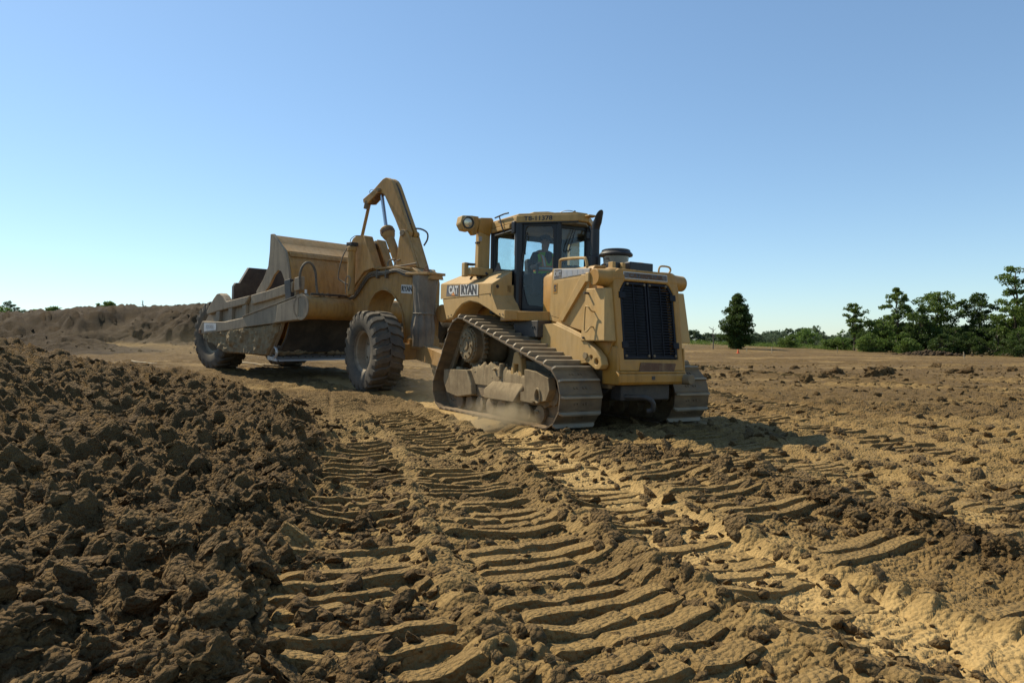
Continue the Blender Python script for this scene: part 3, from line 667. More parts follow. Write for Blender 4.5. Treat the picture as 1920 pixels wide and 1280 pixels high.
for sy in (-1, 1):
    cy = sy*1.04
    m_ = MB()
    for yo in (-.085, .085):
        n = len(rail_pts); vs = []; fs = []
        for i, (x, z) in enumerate(rail_pts):
            a, b = rail_pts[i-1], rail_pts[(i+1) % n]; tx, tz = b[0]-a[0], b[1]-a[1]; l = math.hypot(tx, tz); nx, nz = tz/l, -tx/l
            for (dy, dn) in ((-.025, -.055), (.025, -.055), (.025, .06), (-.025, .06)): vs.append((x+nx*dn, cy+yo+dy, z+nz*dn))
        for i in range(n):
            j = (i+1) % n
            for k in range(4): fs.append((i*4+k, i*4+(k+1) % 4, j*4+(k+1) % 4, j*4+k))
        m_.add(vs, fs)
    trk = part('track', m_, 'under', TR)
    for i, (x, z) in enumerate(pts):
        a, b = pts[i-1], pts[(i+1) % NS]; tx, tz = b[0]-a[0], b[1]-a[1]; l = math.hypot(tx, tz); t = Vector((tx/l, 0, tz/l)); nrm = Vector((tz/l, 0, -tx/l))
        o = link('track_shoe', SHOE, trk)
        o.matrix_local = Matrix((( t.x, 0, nrm.x, x), (0, 1, 0, cy+random.gauss(0, .003)), (t.z, 0, nrm.z, z), (0, 0, 0, 1)))
    # idlers, sprocket, final drive, rollers
    for (cx, cz), r in ((IDF, .355), (IDR, .30)):
        w = MB().lathe([(r*.35, -.10), (r*.8, -.09), (r*.86, -.075), (r, -.075), (r, -.03), (r+.025, -.03), (r+.025, .03), (r, .03), (r, .075), (r*.86, .075), (r*.8, .09), (r*.35, .10)], (cx, cy, cz), (0, 1, 0), 40)
        w.lathe([(r*.36, -.16), (r*.36, .16)], (cx, cy, cz), (0, 1, 0), 20)
        part('idler', w, 'under', TR)
    teeth = []
    for i in range(54):
        a = 6.28318*i/54; r = .40 if i % 2 else .345; teeth.append((SPR[0]+r*math.cos(a), SPR[1]+r*math.sin(a)))
    sp = part('sprocket', MB().side(teeth, cy-.04, cy+.04), 'under', TR, .004)
    fd = MB(); fd.lathe([(.34, .62), (.34, .80), (.315, .84), (.30, 1.16), (.30, 1.20)], (SPR[0], 0, SPR[1]), (0, sy, 0), 40)
    fdo = part('final_drive', fd, 'under', TR, .01)
    ring = MB(); gear = []
    for i in range(96):
        a = 6.28318*i/96; r = .293 if (i//2) % 2 else .270; gear.append((SPR[0]+r*math.cos(a), SPR[1]+r*math.sin(a)))
    ring.side(gear, sy*1.195, sy*1.225); part('hub_rim', ring, 'mud', fdo, .004)
    face = MB().lathe([(.245, 1.22), (.24, 1.25), (.13, 1.252), (.125, 1.235), (.085, 1.235), (.08, 1.262), (.0, 1.262)], (SPR[0], 0, SPR[1]), (0, sy, 0), 32, cap=False)
    part('hub_face', face, 'mud', fdo)
    for i in range(8):
        a = 6.28318*i/8; p = (SPR[0]+.185*math.cos(a), 0, SPR[1]+.185*math.sin(a))
        part('bolt', MB().lathe([(.022, 1.245), (.022, 1.275)], p, (0, sy, 0), 6), 'mud', fdo)
    fr = MB(); fr.side([(-1.60, .34), (1.45, .34), (1.62, .50), (1.45, .66), (.7, .70), (-1.3, .70), (-1.62, .56)], sy*.86, sy*1.20)
    fro = part('track_frame', fr, 'under', TR, .02)
    for i in range(8):
        x = -1.30+i*.365; r = .125
        part('roller', MB().lathe([(.06, -.18), (r, -.17), (r, -.13), (r*.82, -.12), (r*.82, .12), (r, .13), (r, .17), (.06, .18)], (x, cy, .225), (0, 1, 0), 24), 'under', TR)
    part('carrier_roller', MB().lathe([(.05, -.15), (.10, -.14), (.10, -.06), (.085, -.05), (.085, .05), (.10, .06), (.10, .14), (.05, .15)], (.60, cy, 1.06), (0, 1, 0), 24), 'under', TR)
    g = MB().side([(-1.78, .76), (-.90, .78), (-.70, .56), (-.66, .37), (-1.16, .30), (-1.66, .36), (-1.80, .55)], sy*1.20, sy*1.30); part('rear_guard', g, 'mud', fro, .02)
    g = MB().prism([(-.24, .36), (.72, .36), (.86, .52), (.80, .64), (-.12, .64), (-.24, .50)], (0, 0, 0), (1,0,0), (0,0,1), (0, sy, 0), 1.10, 1.32)
    g.map(lambda p: Vector((p.x, p.y-sy*max(0, p.z-.5)*.8, p.z))); part('step_guard', g, 'mud', fro, .03)
    hole = [(1.37+.055*math.cos(-a*.5236), .50+.085*math.sin(-a*.5236)) for a in range(12)]
    g = MB().side([[(1.00, .86), (1.30, .84), (1.62, .76), (1.66, .60), (1.57, .44), (1.20, .38), (.90, .39), (.90, .52), (1.00, .54)], hole], sy*1.20, sy*1.32); part('front_guard', g, 'mud', fro, .02)
    rg = MB().tube([(1.37+.07*math.cos(a*.3927), sy*1.325, .50+.10*math.sin(a*.3927)) for a in range(16)], .017, 6, closed=True); part('guard_ring', rg, 'mud', fro)
    g = MB().side([[(.36, .66), (.46, .98), (.50, 1.10), (.62, 1.12), (.70, 1.0), (.76, .66)], [(.50, .74), (.63, .74), (.63, .92), (.50, .92)]], sy*1.10, sy*1.20); part('roller_bracket', g, 'yellow_side', fro, .015)
    g = MB().cyl((.12, sy*1.18, .70), (.12, sy*1.18, .92), .07, 12, .05); part('grease_cap', g, 'mud', fro, .01)
    # caked mud on the frame
    gx, gy = np.meshgrid(np.linspace(-1.55, 1.42, 150), np.linspace(.84, 1.22, 26), indexing='ij')
    hz = .70+.75*lumps(gx.ravel(), gy.ravel(), .16, 930, .85)+.8*lumps(gx.ravel(), gy.ravel(), .07, 940, .85)+.10*fbm(gx.ravel()*3, gy.ravel()*3, 950, 3); hz = hz.reshape(gx.shape)
    hz = hz+.13*np.exp(-((gx+.35)/.55)**2); hz[:, 0] = .6; hz[:, -1] = .55; hz[:, -2] -= .05
    ii = np.arange(gx.size).reshape(gx.shape); q_ = np.stack([ii[:-1, :-1], ii[1:, :-1], ii[1:, 1:], ii[:-1, 1:]], -1).reshape(-1, 4)
    mo = link('caked_mud', npmesh('caked_mud', np.stack([gx, sy*gy, hz], -1).reshape(-1, 3), q_ if sy > 0 else q_[:, ::-1], M['mud'], True), fro); mo['kind'] = 'stuff'
    mv = []; mf = []; off = 0
    for i in range(60):
        V, F = SB2[i % len(SB2)]; x = random.uniform(-1.55, 1.5); zc = random.choice((.71, .71, .78, .36, .33)); yy = sy*random.uniform(.95, 1.24) if zc > .6 else sy*random.uniform(1.12, 1.24)
        if zc > .75: x = random.uniform(-.85, .35)
        sc = random.uniform(.015, .05)
        mv.append(V*np.array([sc*1.3, sc, sc*random.uniform(.6, 1.1)])+np.array([x, yy, zc+random.gauss(0, .05)])); mf.append(F+off); off += len(V)
    mo = link('caked_mud', npmesh('caked_mud', np.concatenate(mv), np.concatenate(mf), M['mud'], True), fro); mo['kind'] = 'stuff'

# main case and drawbar
body = MB().box(-2.05, 2.0, -.55, .55, .62, 1.62); part('main_frame', body, 'under', TR, .03)
belly = MB().side([(-1.6, .42), (1.6, .42), (2.05, .66), (-2.0, .66)], -.5, .5); part('belly_guard', belly, 'dark_steel', TR, .02)
part('axle_case', MB().cyl((SPR[0], -.66, SPR[1]), (SPR[0], .66, SPR[1]), .30, 24), 'under', TR)
part('equalizer_bar', MB().box(1.0, 1.22, -1.0, 1.0, .62, .80), 'under', TR, .03)
part('drawbar', MB().box(-2.75, -1.9, -.12, .12, .55, .72), 'under', TR, .02)
rear = MB().side([(-2.3, 1.0), (-2.3, 2.1), (-2.0, 2.3), (-1.0, 2.3), (-1.0, 1.0)], -.7, .7); part('rear_housing', rear, 'yellow', TR, .03)

# fenders with tank panels
FP = [(-2.10, 2.33), (-.16, 2.20), (-.16, 2.03), (.03, 1.76), (.27, 1.76), (.27, 1.61), (.02, 1.68), (-.30, 1.80), (-.60, 1.90), (-.92, 1.95), (-1.20, 1.91), (-1.42, 1.80), (-1.56, 1.68), (-1.84, 1.66), (-1.93, 1.83), (-2.02, 2.06), (-2.10, 2.10)]
for sy in (-1, 1):
    f = MB().side(FP, sy*.80, sy*1.235)
    fo = part('fender', f, 'yellow_side', TR, .012)
    # sloping top
    t = MB().add([(-2.10, sy*1.235, 2.33), (-.16, sy*1.235, 2.20), (-.16, sy*.86, 2.43), (-.42, sy*.80, 2.47), (-2.10, sy*.80, 2.52), (-2.10, sy*.80, 2.20), (-.16, sy*.86, 2.05), (-.42, sy*.80, 2.05)],
                 [(0, 1, 2, 3, 4), (0, 4, 5), (1, 6, 2), (2, 6, 7, 3), (3, 7, 5, 4), (0, 5, 7, 6, 1)] if sy < 0 else [(4, 3, 2, 1, 0), (5, 4, 0), (2, 6, 1), (3, 7, 6, 2), (4, 5, 7, 3), (1, 6, 7, 5, 0)])
    part('fender_top', t, 'yellow_side', fo, .01)
    def ztop(x): return 2.33-(x+2.1)*.13/1.94
    for (x0, x1) in ((-2.085, -1.305), (-1.285, -.595), (-.575, -.175)):
        part('fender_panel', MB().side([(x0, 2.045), (x1, 2.045), (x1, ztop(x1)-.012), (x0, ztop(x0)-.012)], sy*1.23, sy*1.247), 'yellow_side', fo, .004)
    part('fender_skirt', MB().side([(-.155, 2.03), (.03, 1.775), (.265, 1.755), (.265, 1.63), (.02, 1.70), (-.30, 1.82), (-.60, 1.92), (-.92, 1.97), (-1.20, 1.93), (-1.44, 1.82), (-1.58, 1.70), (-1.82, 1.68), (-1.9, 1.83), (-2.0, 2.03)], sy*1.23, sy*1.243), 'yellow_side', fo, .004)
    for x, z in ((-1.75, 1.72), (-1.62, 1.74), (.12, 1.70), (.22, 1.69), (-.6, 2.02), (-.2, 2.02)):
        part('bolt', MB().lathe([(.012, 1.242), (.012, 1.252)], (x, 0, z), (0, sy, 0), 6), 'dark_steel', fo)
    part('filler_neck', MB().cyl((-.98, sy*1.03, 2.36), (-.98, sy*1.05, 2.47), .05, 14), 'dark_steel', fo, .006)
    part('tank_hinge', MB().tube(smoothpath([(-1.18, sy*1.10, 2.36), (-1.06, sy*1.08, 2.44), (-.9, sy*1.0, 2.47), (-.82, sy*.96, 2.42)], 4), .022, 6), 'dark_steel', fo)
    part('grab_plate', MB().side([(-.52, 2.44), (-.38, 2.58), (-.30, 2.44)], sy*.98, sy*1.0), 'dark_steel', fo)
    part('door_latch', MB().cyl((-.165, sy*1.14, 2.16), (-.145, sy*1.14, 2.16), .03, 10), 'black', fo)
    part('fender_door', MB().front([(sy*1.20, 1.80), (sy*.95, 1.78), (sy*.95, 2.30), (sy*1.02, 2.30), (sy*1.20, 2.19)], -.165, -.150), 'yellow_side', fo, .004)
# decals on the near fender
nf = [o for o in TR.children if o.name.startswith('fender')][0]
U, V_ = (1, 0, -.067), (0.0, 0, 1)
part('decal', MB().side([(-1.84, 2.085), (-1.31, 2.06), (-1.31, 2.255), (-1.80, 2.29)], -1.250, -1.246), 'decal_dark', nf)
text('CAT', .185, (-1.545, -1.2505, 2.175), U, V_, 'white', nf, bold=.010, wide=1.0)
part('decal_triangle', MB().side([(-1.625, 2.085), (-1.465, 2.075), (-1.545, 2.145)], -1.2545, -1.2532), 'orange', nf)
part('decal_plate', MB().side([(-1.275, 2.06), (-.61, 2.035), (-.61, 2.222), (-1.275, 2.262)], -1.251, -1.246), 'white', nf)
text('RYAN', .215, (-.945, -1.2515, 2.143), U, V_, 'ink', nf, bold=.011, wide=1.02)

# platform, step and lower arm
part('platform', MB().plan([(-.20, -1.05), (.24, -1.05), (.64, -.66), (.64, .66), (.24, 1.05), (-.20, 1.05)], 1.60, 1.745), 'yellow', TR, .012)
part('step_box', MB().box(-.05, .66, -.88, -.58, 1.34, 1.598), 'dark_steel', TR, .01)
part('step_box', MB().box(-.05, .66, .58, .88, 1.34, 1.598), 'dark_steel', TR, .01)
for x in (.52, .57): part('bolt', MB().lathe([(.018, .88), (.018, .895)], (x, 0, 1.50), (0, -1, 0), 6), 'black', TR)
for sy in (-1, 1):
    def hl(cx, cz, r): return [(cx+r*math.cos(-a*.5236), cz+r*math.sin(-a*.5236)) for a in range(12)]
    a = MB().side([[(.60, 1.54), (.95, 1.55), (1.30, 1.45), (1.68, 1.33), (1.95, 1.18), (2.09, 1.06), (2.13, .96), (2.08, .90), (1.98, .89), (1.80, .98), (1.40, .92), (.60, .92)], hl(1.88, 1.06, .035), hl(2.00, 1.0, .045)], sy*.66, sy*.78)
    ao = part('pivot_plate', a, 'yellow_side', TR, .012)
    part('pivot_lip', MB().tube([(.98, sy*.735, 1.545), (1.3, sy*.735, 1.455), (1.66, sy*.735, 1.34)], .03, 8), 'yellow_side', ao)
    part('wear_pad', MB().cyl((1.76, sy*.77, 1.08), (1.76, sy*.80, 1.08), .05, 8), 'mud', ao)

# hood and side panels
hood = MB().front([(-.62, 1.42), (-.62, 2.28), (-.55, 2.385), (.55, 2.385), (.62, 2.28), (.62, 1.42)], .40, 1.655)
ho = part('hood', hood, 'yellow', TR, .02)
for sy in (-1, 1):
    p = MB().side([(.70, 2.41), (1.65, 2.335), (1.63, 2.0), (1.585, 1.42), (1.1, 1.52), (.62, 1.62)], sy*.615, sy*.645); po = part('side_panel', p, 'yellow_side', TR, .006)
    part('panel_inset', MB().side([(.76, 2.22), (1.46, 2.22), (.98, 1.62), (.68, 1.68)], sy*.64, sy*.650), 'yellow_side', po, .004)
    part('brace', MB().side([(1.50, 2.25), (1.62, 2.24), (1.62, 2.16), (1.04, 1.58), (.93, 1.60)], sy*.645, sy*.69), 'yellow_side', po, .008)
    part('decal', MB().side([(.735, 2.235), (1.63, 2.262), (1.64, 2.33), (.745, 2.40)], sy*.646, sy*.649), 'white', po)
    part('decal', MB().side([(.75, 2.245), (.955, 2.250), (.955, 2.372), (.76, 2.388)], sy*.649, sy*.652), 'decal_dark', po)
    for i in range(5):
        x0 = .968+i*.133; x1 = x0+.122
        part('decal', MB().side([(x0, 2.250+i*.003), (x1, 2.253+i*.003), (x1, 2.385-(x1-.74)*.075), (x0, 2.385-(x0-.74)*.075)], sy*.649, sy*.652), 'decal_pale', po)
    if sy < 0: text('D8T', .10, (.855, -.6525, 2.313), (1, 0, -.03), (0, 0, 1), 'decal_pale', po, bold=.004)
    part('warning_plate', MB().side([(.74, 2.02), (.84, 2.02), (.845, 2.17), (.745, 2.17)], sy*.650, sy*.655), 'yellow', po)
    part('warning_mark', MB().side([(.758, 2.05), (.822, 2.05), (.822, 2.10), (.785, 2.10), (.785, 2.12), (.825, 2.12), (.825, 2.15), (.762, 2.15), (.762, 2.085), (.80, 2.085), (.80, 2.068), (.758, 2.068)], sy*.655, sy*.658), 'ink', po)

# radiator guard: leans back a little
def lean(p): return Vector((p.x-.125*(p.z-1.0), p.y, p.z))
GO = [(-.60, .88), (-.615, 2.05), (-.56, 2.26), (-.48, 2.30), (.48, 2.30), (.56, 2.26), (.615, 2.05), (.60, .88)]
GI = [(-.505, 1.04), (-.50, 2.0), (-.41, 2.13), (.41, 2.13), (.50, 2.0), (.505, 1.04)]
rg = MB().front([GO, GI], 2.10, 2.27).front(GO, 1.70, 2.098).map(lean)
rgo = part('radiator_guard', rg, 'yellow', TR, .014)
part('radiator_core', MB().front(GI, 2.102, 2.12).map(lean), 'black', rgo)
part('decal', MB().front([(-.42, 2.165), (.40, 2.165), (.40, 2.262), (-.42, 2.262)], 2.270, 2.274).map(lean), 'white', rgo)
part('decal', MB().front([(-.41, 2.175), (.39, 2.175), (.39, 2.252), (-.41, 2.252)], 2.274, 2.277).map(lean), 'decal_dark', rgo)
text('CATERPILLAR', .088, lean(Vector((2.278, -.01, 2.212))), (0, 1, 0), (-.125, 0, 1), 'rust', rgo, wide=1.18, bold=.003)
for sy in (-1, 1):
    y0, y1 = (.012, .495)
    fo = [(y0, 1.05), (y1+.005, 1.05), (y1, 1.99), (y1-.085, 2.12), (y0, 2.12)]
    fi = [(y0+.028, 1.085), (y1-.03, 1.085), (y1-.033, 1.975), (y1-.105, 2.088), (y0+.028, 2.088)]
    gd = part('grille_door', MB().front([[(sy*a, b) for a, b in fo], [(sy*a, b) for a, b in fi]], 2.225, 2.262).map(lean), 'grille', TR, .005)
    nsl = 25
    for i in range(nsl):
        z = 1.105+i*.0395; ye = y1-.028-(max(0, z-1.975)*.62)
        part('slat', MB().add([(2.232, sy*(y0+.02), z-.004), (2.250, sy*(y0+.02), z-.014), (2.250, sy*(y0+.02), z-.004), (2.232, sy*(y0+.02), z+.008),
                               (2.232, sy*ye, z-.004), (2.250, sy*ye, z-.014), (2.250, sy*ye, z-.004), (2.232, sy*ye, z+.008)],
                              [(0,1,2,3), (7,6,5,4), (0,4,5,1), (1,5,6,2), (2,6,7,3), (3,7,4,0)]).map(lean), 'grille', gd)
    part('stile', MB().front([(sy*.245, 1.08), (sy*.258, 1.08), (sy*.258, 2.09), (sy*.245, 2.09)], 2.245, 2.258).map(lean), 'grille', gd)
    for y, z in ((.05, 1.09), (.46, 1.09), (.05, 2.09), (.36, 2.09)): part('bolt', MB().lathe([(.018, 0), (.018, .016)], lean(Vector((2.262, sy*y, z))), (1, 0, .125), 8), 'under', gd)
    for z in (1.24, 1.93): part('hinge', MB().front([(sy*.42, z-.045), (sy*.53, z-.045), (sy*.53, z+.045), (sy*.42, z+.045)], 2.262, 2.285).map(lean), 'grille', gd, .006)
    # lateral horns
    h = MB().lathe([(.15, .40), (.15, .58), (.125, .64), (.115, .80), (.115, .83)], (1.98, 0, 2.17), (0, sy, 0), 28); part('lift_trunnion', h, 'yellow', TR, .008)
    part('trunnion_lug', MB().side([(1.82, 2.10), (1.90, 2.10), (1.90, 2.24), (1.82, 2.24)], sy*.66, sy*.86), 'yellow_side', TR, .015)
    # side boxes
    b = MB().side([(1.70, 2.03), (2.115, 2.015), (2.205, 1.285), (1.655, 1.285)], sy*.50, sy*.745)
    b.map(lambda p: Vector((p.x, p.y+(.06*sy*(2.03-p.z)/.75 if abs(p.y) > .6 else 0), p.z)))
    bo = part('side_box', b, 'yellow_side', TR, .012)
    part('grab_handle', MB().tube(smoothpath([Vector((x, sy*(.775+o_), z)) for x, o_, z in ((1.93, -.03, 1.69), (1.93, .05, 1.70), (1.92, .085, 1.745), (1.875, .09, 1.765), (1.84, .09, 1.73), (1.84, .10, 1.45), (1.875, .105, 1.41), (1.92, .10, 1.43), (1.93, .065, 1.475), (1.93, .0, 1.48))], 4), .011, 8), 'yellow_side', bo)
    for x, z in ((1.76, 1.96), (1.74, 1.33)): part('latch', MB().cyl((x, sy*.74, z), (x, sy*.83, z), .016, 8), 'dark_steel', bo)
    part('box_bracket', MB().side([(1.70, 1.283), (2.18, 1.283), (2.10, 1.12), (1.9, .98), (1.80, 1.12)], sy*.50, sy*.64), 'yellow', TR, .01)
    part('side_apron', MB().side([(1.98, 1.25), (2.26, 1.2), (2.28, .80), (2.0, .80)], sy*.602, sy*.63), 'yellow', TR, .006)
# bumper and hook
bm_ = MB().side([(1.95, .69), (2.30, .69), (2.33, .73), (2.33, .83), (2.27, .885), (1.95, .885)], -.64, .62); bmo = part('bumper', bm_, 'yellow', TR, .015)
part('scuffed_strip', MB().front([(-.26, .875), (.40, .875), (.44, .985), (-.22, 1.0)], 2.275, 2.29), 'rust', bmo, .003, label='rust brown scuff under the grille')
part('bumper_rib', MB().box(2.25, 2.325, -.62, .60, .85, .875), 'yellow', bmo, .008)
part('bumper_pin', MB().cyl((2.25, .58, .76), (2.44, .60, .76), .075, 18), 'under', bmo, .008)
part('number_plate', MB().front([(-.06, .76), (.0, .76), (.0, .81), (-.06, .81)], 2.328, 2.336), 'dark_steel', bmo)
hk = [(2.40, .62), (2.46, .52), (2.44, .42), (2.36, .38), (2.28, .42), (2.2, .55), (2.1, .60)]
part('tow_hook', MB().tube(smoothpath([(2.05, -.42, .52), (2.25, -.30, .52), (2.38, -.22, .52), (2.44, -.14, .46), (2.42, -.12, .36), (2.36, -.16, .33)], 5), .036, 10), 'dark_steel', TR)
part('lower_crossmember', MB().box(1.9, 2.15, -.45, .45, .46, .685), 'dark_steel', TR, .02)

# exhaust, pre-cleaner, boxes and rails on the hood
ex = MB().lathe([(.088, 2.37), (.088, 2.62), (.068, 2.64), (.066, 3.05)], (.93, 0, 0), (0, 0, 1), 24, cap=False)
n = 24; ring0 = []; vs = []; fs = []
for j, (cx, cz, tilt) in enumerate(((0, 3.05, 0), (.015, 3.11, .25), (.05, 3.17, .55), (.085, 3.23, .55))):
    for i in range(n):
        a = 6.28318*i/n; lx, ly = .068*math.cos(a), .068*math.sin(a)
        x = cx+lx*math.cos(tilt); z = cz-lx*math.sin(tilt)
        if j == 3: x = cx+lx*.9; z = cz+.02+.09*(lx/.068)
        vs.append((.93+x, ly, z))
for j in range(3):
    for i in range(n): fs.append((j*n+i, j*n+(i+1) % n, (j+1)*n+(i+1) % n, (j+1)*n+i))
ex.add(vs, fs); part('exhaust_stack', ex, 'black', TR)
pc = MB().lathe([(.17, 2.38), (.17, 2.44), (.195, 2.445), (.195, 2.455)], (1.44, 0, 0), (0, 0, 1), 36); pco = part('air_precleaner', pc, 'black', TR)
part('dust_bowl', MB().lathe([(.185, 2.455), (.195, 2.57)], (1.44, 0, 0), (0, 0, 1), 36), 'bowl_glass', pco)
part('precleaner_cap', MB().lathe([(.20, 2.565), (.25, 2.575), (.255, 2.60), (.225, 2.635), (.215, 2.64), (.215, 2.662), (.19, 2.675), (.0, 2.685)], (1.44, 0, 0), (0, 0, 1), 36, cap=False), 'black', pco)
part('intake_pipe', MB().tube(smoothpath([(1.02, .02, 2.43), (1.1, .02, 2.475), (1.26, 0, 2.475), (1.6, .05, 2.46), (1.75, .2, 2.42)], 5), .022, 8), 'black', TR)
part('hood_vent', MB().box(1.83, 2.02, -.22, .22, 2.30, 2.425), 'black', TR, .012)
part('hood_vent', MB().box(1.72, 1.90, -.42, -.26, 2.29, 2.415), 'black', TR, .012)
for y in (-.255, -.435): part('vent_strap', MB().box(1.86, 1.96, y-.05, y+.005, 2.30, 2.41), 'yellow_side', TR, .006)
def rail(name, pts_, r=.018, parent=TR, mt='yellow_side'): return part(name, MB().tube(smoothpath(pts_, 4), r, 8), mt, parent)
rail('grab_rail', [(2.02, .33, 2.28), (2.02, .33, 2.35), (2.02, .37, 2.40), (2.02, .52, 2.40), (2.02, .56, 2.36), (2.02, .53, 2.31), (2.02, .48, 2.29)], .014)
rail('hand_rail', [(.78, -.56, 2.38), (.78, -.56, 2.50), (.84, -.56, 2.545), (1.36, -.56, 2.515), (1.44, -.56, 2.47), (1.47, -.56, 2.37)], .022)
rail('hand_rail', [(.78, .56, 2.38), (.78, .56, 2.50), (.84, .56, 2.545), (1.36, .56, 2.515), (1.44, .56, 2.47), (1.47, .56, 2.37)], .022)
V, F = [], []
mv = []; mf = []; off = 0
for i in range(26):
    Vb, Fb = SB[i % len(SB)]; sc = random.uniform(.008, .026); mv.append(Vb*sc+np.array([random.uniform(1.68, 1.95), random.uniform(-.5, -.2), 2.30+random.uniform(.0, .02)])); mf.append(Fb+off); off += len(Vb)
mo = link('crumbs', npmesh('crumbs', np.concatenate(mv), np.concatenate(mf), M['mud'], True), ho); mo['kind'] = 'stuff'

# cab
PL = [(-1.0, -.78), (-.12, -.78), (.36, -.30), (.36, .30), (-.12, .78), (-1.0, .78)]
cab = part('cab', MB().plan(PL, 1.745, 1.80), 'black', TR, .01)
def wall(i, j, z0, z1, hole, name, mt, thick=.05, gl=None, gname='pane'):
    """one facet of the cab between plan corners i and j with a glazed opening"""
    a, b = Vector((*PL[i], 0)), Vector((*PL[j], 0)); u = (b-a); L = u.length; u.normalize(); n = Vector((u.y, -u.x, 0))
    o = part(name, MB().prism([[(0.002, z0), (L-.002, z0), (L-.002, z1), (0.002, z1)], hole], a, u, (0, 0, 1), n, -thick, 0), mt, cab, .008)
    cx = sum(p[0] for p in hole)/len(hole); cz = sum(p[1] for p in hole)/len(hole)
    big = [(cx+(p[0]-cx)*1.01, cz+(p[1]-cz)*1.005) for p in hole]
    part(gname, MB().prism(big, a, u, (0, 0, 1), n, -.030, -.022), gl or 'glass', cab)
    return a, u, n, L
def rrect(u0, u1, z0, z1, r=.05):
    out = []
    for cx, cz, s0 in ((u1-r, z1-r, 0), (u0+r, z1-r, 90), (u0+r, z0+r, 180), (u1-r, z0+r, 270)):
        for k in range(4): a = rad(s0+k*30); out.append((cx+r*math.cos(a), cz+r*math.sin(a)))
    return out
DG = [(.585, 3.10), (.545, 3.16), (.165, 3.165), (.13, 3.12), (.075, 2.30), (.085, 2.20), (.17, 1.90), (.21, 1.87), (.49, 1.84), (.53, 1.87), (.59, 2.45)]
wall(1, 2, 1.80, 3.21, DG, 'door', 'black', .05, 'door_glass', 'door_pane')
wall(3, 4, 1.80, 3.21, [(.6788-a, b) for a, b in DG][::-1], 'door', 'black', .05, 'door_glass', 'door_pane')
wall(0, 1, 2.20, 3.21, rrect(.10, .83, 2.47, 3.10), 'side_frame', 'black', .05, 'glass')
wall(4, 5, 2.20, 3.21, rrect(.05, .78, 2.47, 3.10), 'side_frame', 'black', .05, 'glass')
wall(2, 3, 2.30, 3.21, rrect(.055, .545, 2.46, 3.13, .03), 'windshield_frame', 'black', .05, 'glass')
wall(5, 0, 2.20, 3.21, rrect(.10, 1.46, 2.55, 3.10), 'rear_frame', 'black', .05, 'glass')
for i, (x, y) in enumerate(PL):
    w = (.05, .075, .045, .045, .075, .05)[i]
    part('pillar', MB().lathe([(w, 1.76), (w, 3.215)], (x*.985, y*.975, 0), (0, 0, 1), 10), 'black', cab)
part('lower_wall', MB().plan([(-.98, -.74), (-.14, -.74), (-.14, .74), (-.98, .74)], 1.80, 2.2), 'black', cab)
RO = [(-1.04, -.83), (-.10, -.83), (.62, -.11), (.62, .11), (-.10, .83), (-1.04, .83)]
rf = MB().plan(RO, 3.225, 3.335).plan([(x*.96-.015, y*.95) for x, y in RO], 3.335, 3.375)
ro = part('roof', rf, 'yellow_side', cab, .015)
part('headliner', MB().plan([(x*.93-.02, y*.92) for x, y in RO], 3.19, 3.222), 'lining', cab)
part('roof_hatch', MB().plan([(-.30, -.60), (.05, -.60), (.22, -.42), (.22, .42), (.05, .60), (-.30, .60)], 3.375, 3.40), 'yellow_side', ro, .01)
part('drip_rail', MB().prism([(0.0, 0), (.99, 0), (.99, .018), (0, .018)], (-.085, -.80, 3.205), (.7071, .7071, 0), (0, 0, 1), (.7071, -.7071, 0), -.03, .012), 'black', ro)
text('T8-11378', .105, (.155, -.575, 3.282), (.7071, .7071, 0), (0, 0, 1), 'ink', ro, bold=.003, wide=1.15, lift=.0015)
part('roof_lip', MB().box(.60, .74, .02, .18, 3.30, 3.325), 'yellow_side', ro, .008)
part('antenna', MB().tube(smoothpath([(.15, -.2, 3.39), (.25, -.15, 3.43), (.36, -.1, 3.43), (.44, -.05, 3.40)], 4), .006, 5), 'black', ro)
part('antenna_base', MB().cyl((.44, -.05, 3.37), (.44, -.05, 3.42), .016, 8), 'black', ro)
# roof edge on the sunny side: sign box, rain rail, mirror bracket
part('aircon_box', MB().box(-.92, -.30, -.845, -.80, 3.155, 3.222), 'yellow_side', ro, .008)
rail('window_trim', [(-.86, -.80, 3.115), (-.5, -.805, 3.12), (-.24, -.805, 3.125), (-.185, -.805, 3.09), (-.18, -.80, 2.98), (-.185, -.80, 2.7)], .012, cab, 'white')
rail('mirror_arm', [(-.78, -.85, 3.40), (-.70, -.86, 3.40), (-.45, -.87, 3.41), (-.30, -.87, 3.405)], .014, cab, 'black')
rail('mirror_arm', [(-.62, -.86, 3.40), (-.50, -.88, 3.22), (-.44, -.86, 3.10)], .012, cab, 'black')
part('corner_lamp', MB().box(-.22, -.12, -.86, -.79, 3.05, 3.25), 'black', cab, .012)
# wipers
def wiper(p, q, r_): part('wiper', MB().tube([p, q, r_], .008, 6), 'black', cab)
wiper((.372, -.02, 3.14), (.375, -.10, 2.95), (.374, -.16, 2.78)); wiper((.372, .02, 3.13), (.375, -.05, 2.93), (.374, -.12, 2.74)); wiper((.374, -.16, 2.775), (.375, -.12, 2.76), (.374, -.06, 2.80))
part('mirror_bracket', MB().tube(smoothpath([(.37, .28, 3.2), (.46, .26, 3.1), (.47, .25, 2.7), (.40, .25, 2.42)], 4), .016, 6), 'black', cab)
part('mirror', MB().box(.44, .47, .18, .32, 2.98, 3.10), 'black', cab, .01)
part('door_handle', MB().tube([(-.05, -.74, 2.62), (-.03, -.755, 2.62), (-.01, -.735, 2.74), (-.03, -.715, 2.75)], .012, 6), 'dark_steel', cab)
rail('door_grab', [(-.02, -.70, 2.70), (.0, -.715, 2.76), (.02, -.70, 3.0), (.0, -.68, 3.05)], .01, cab, 'black')
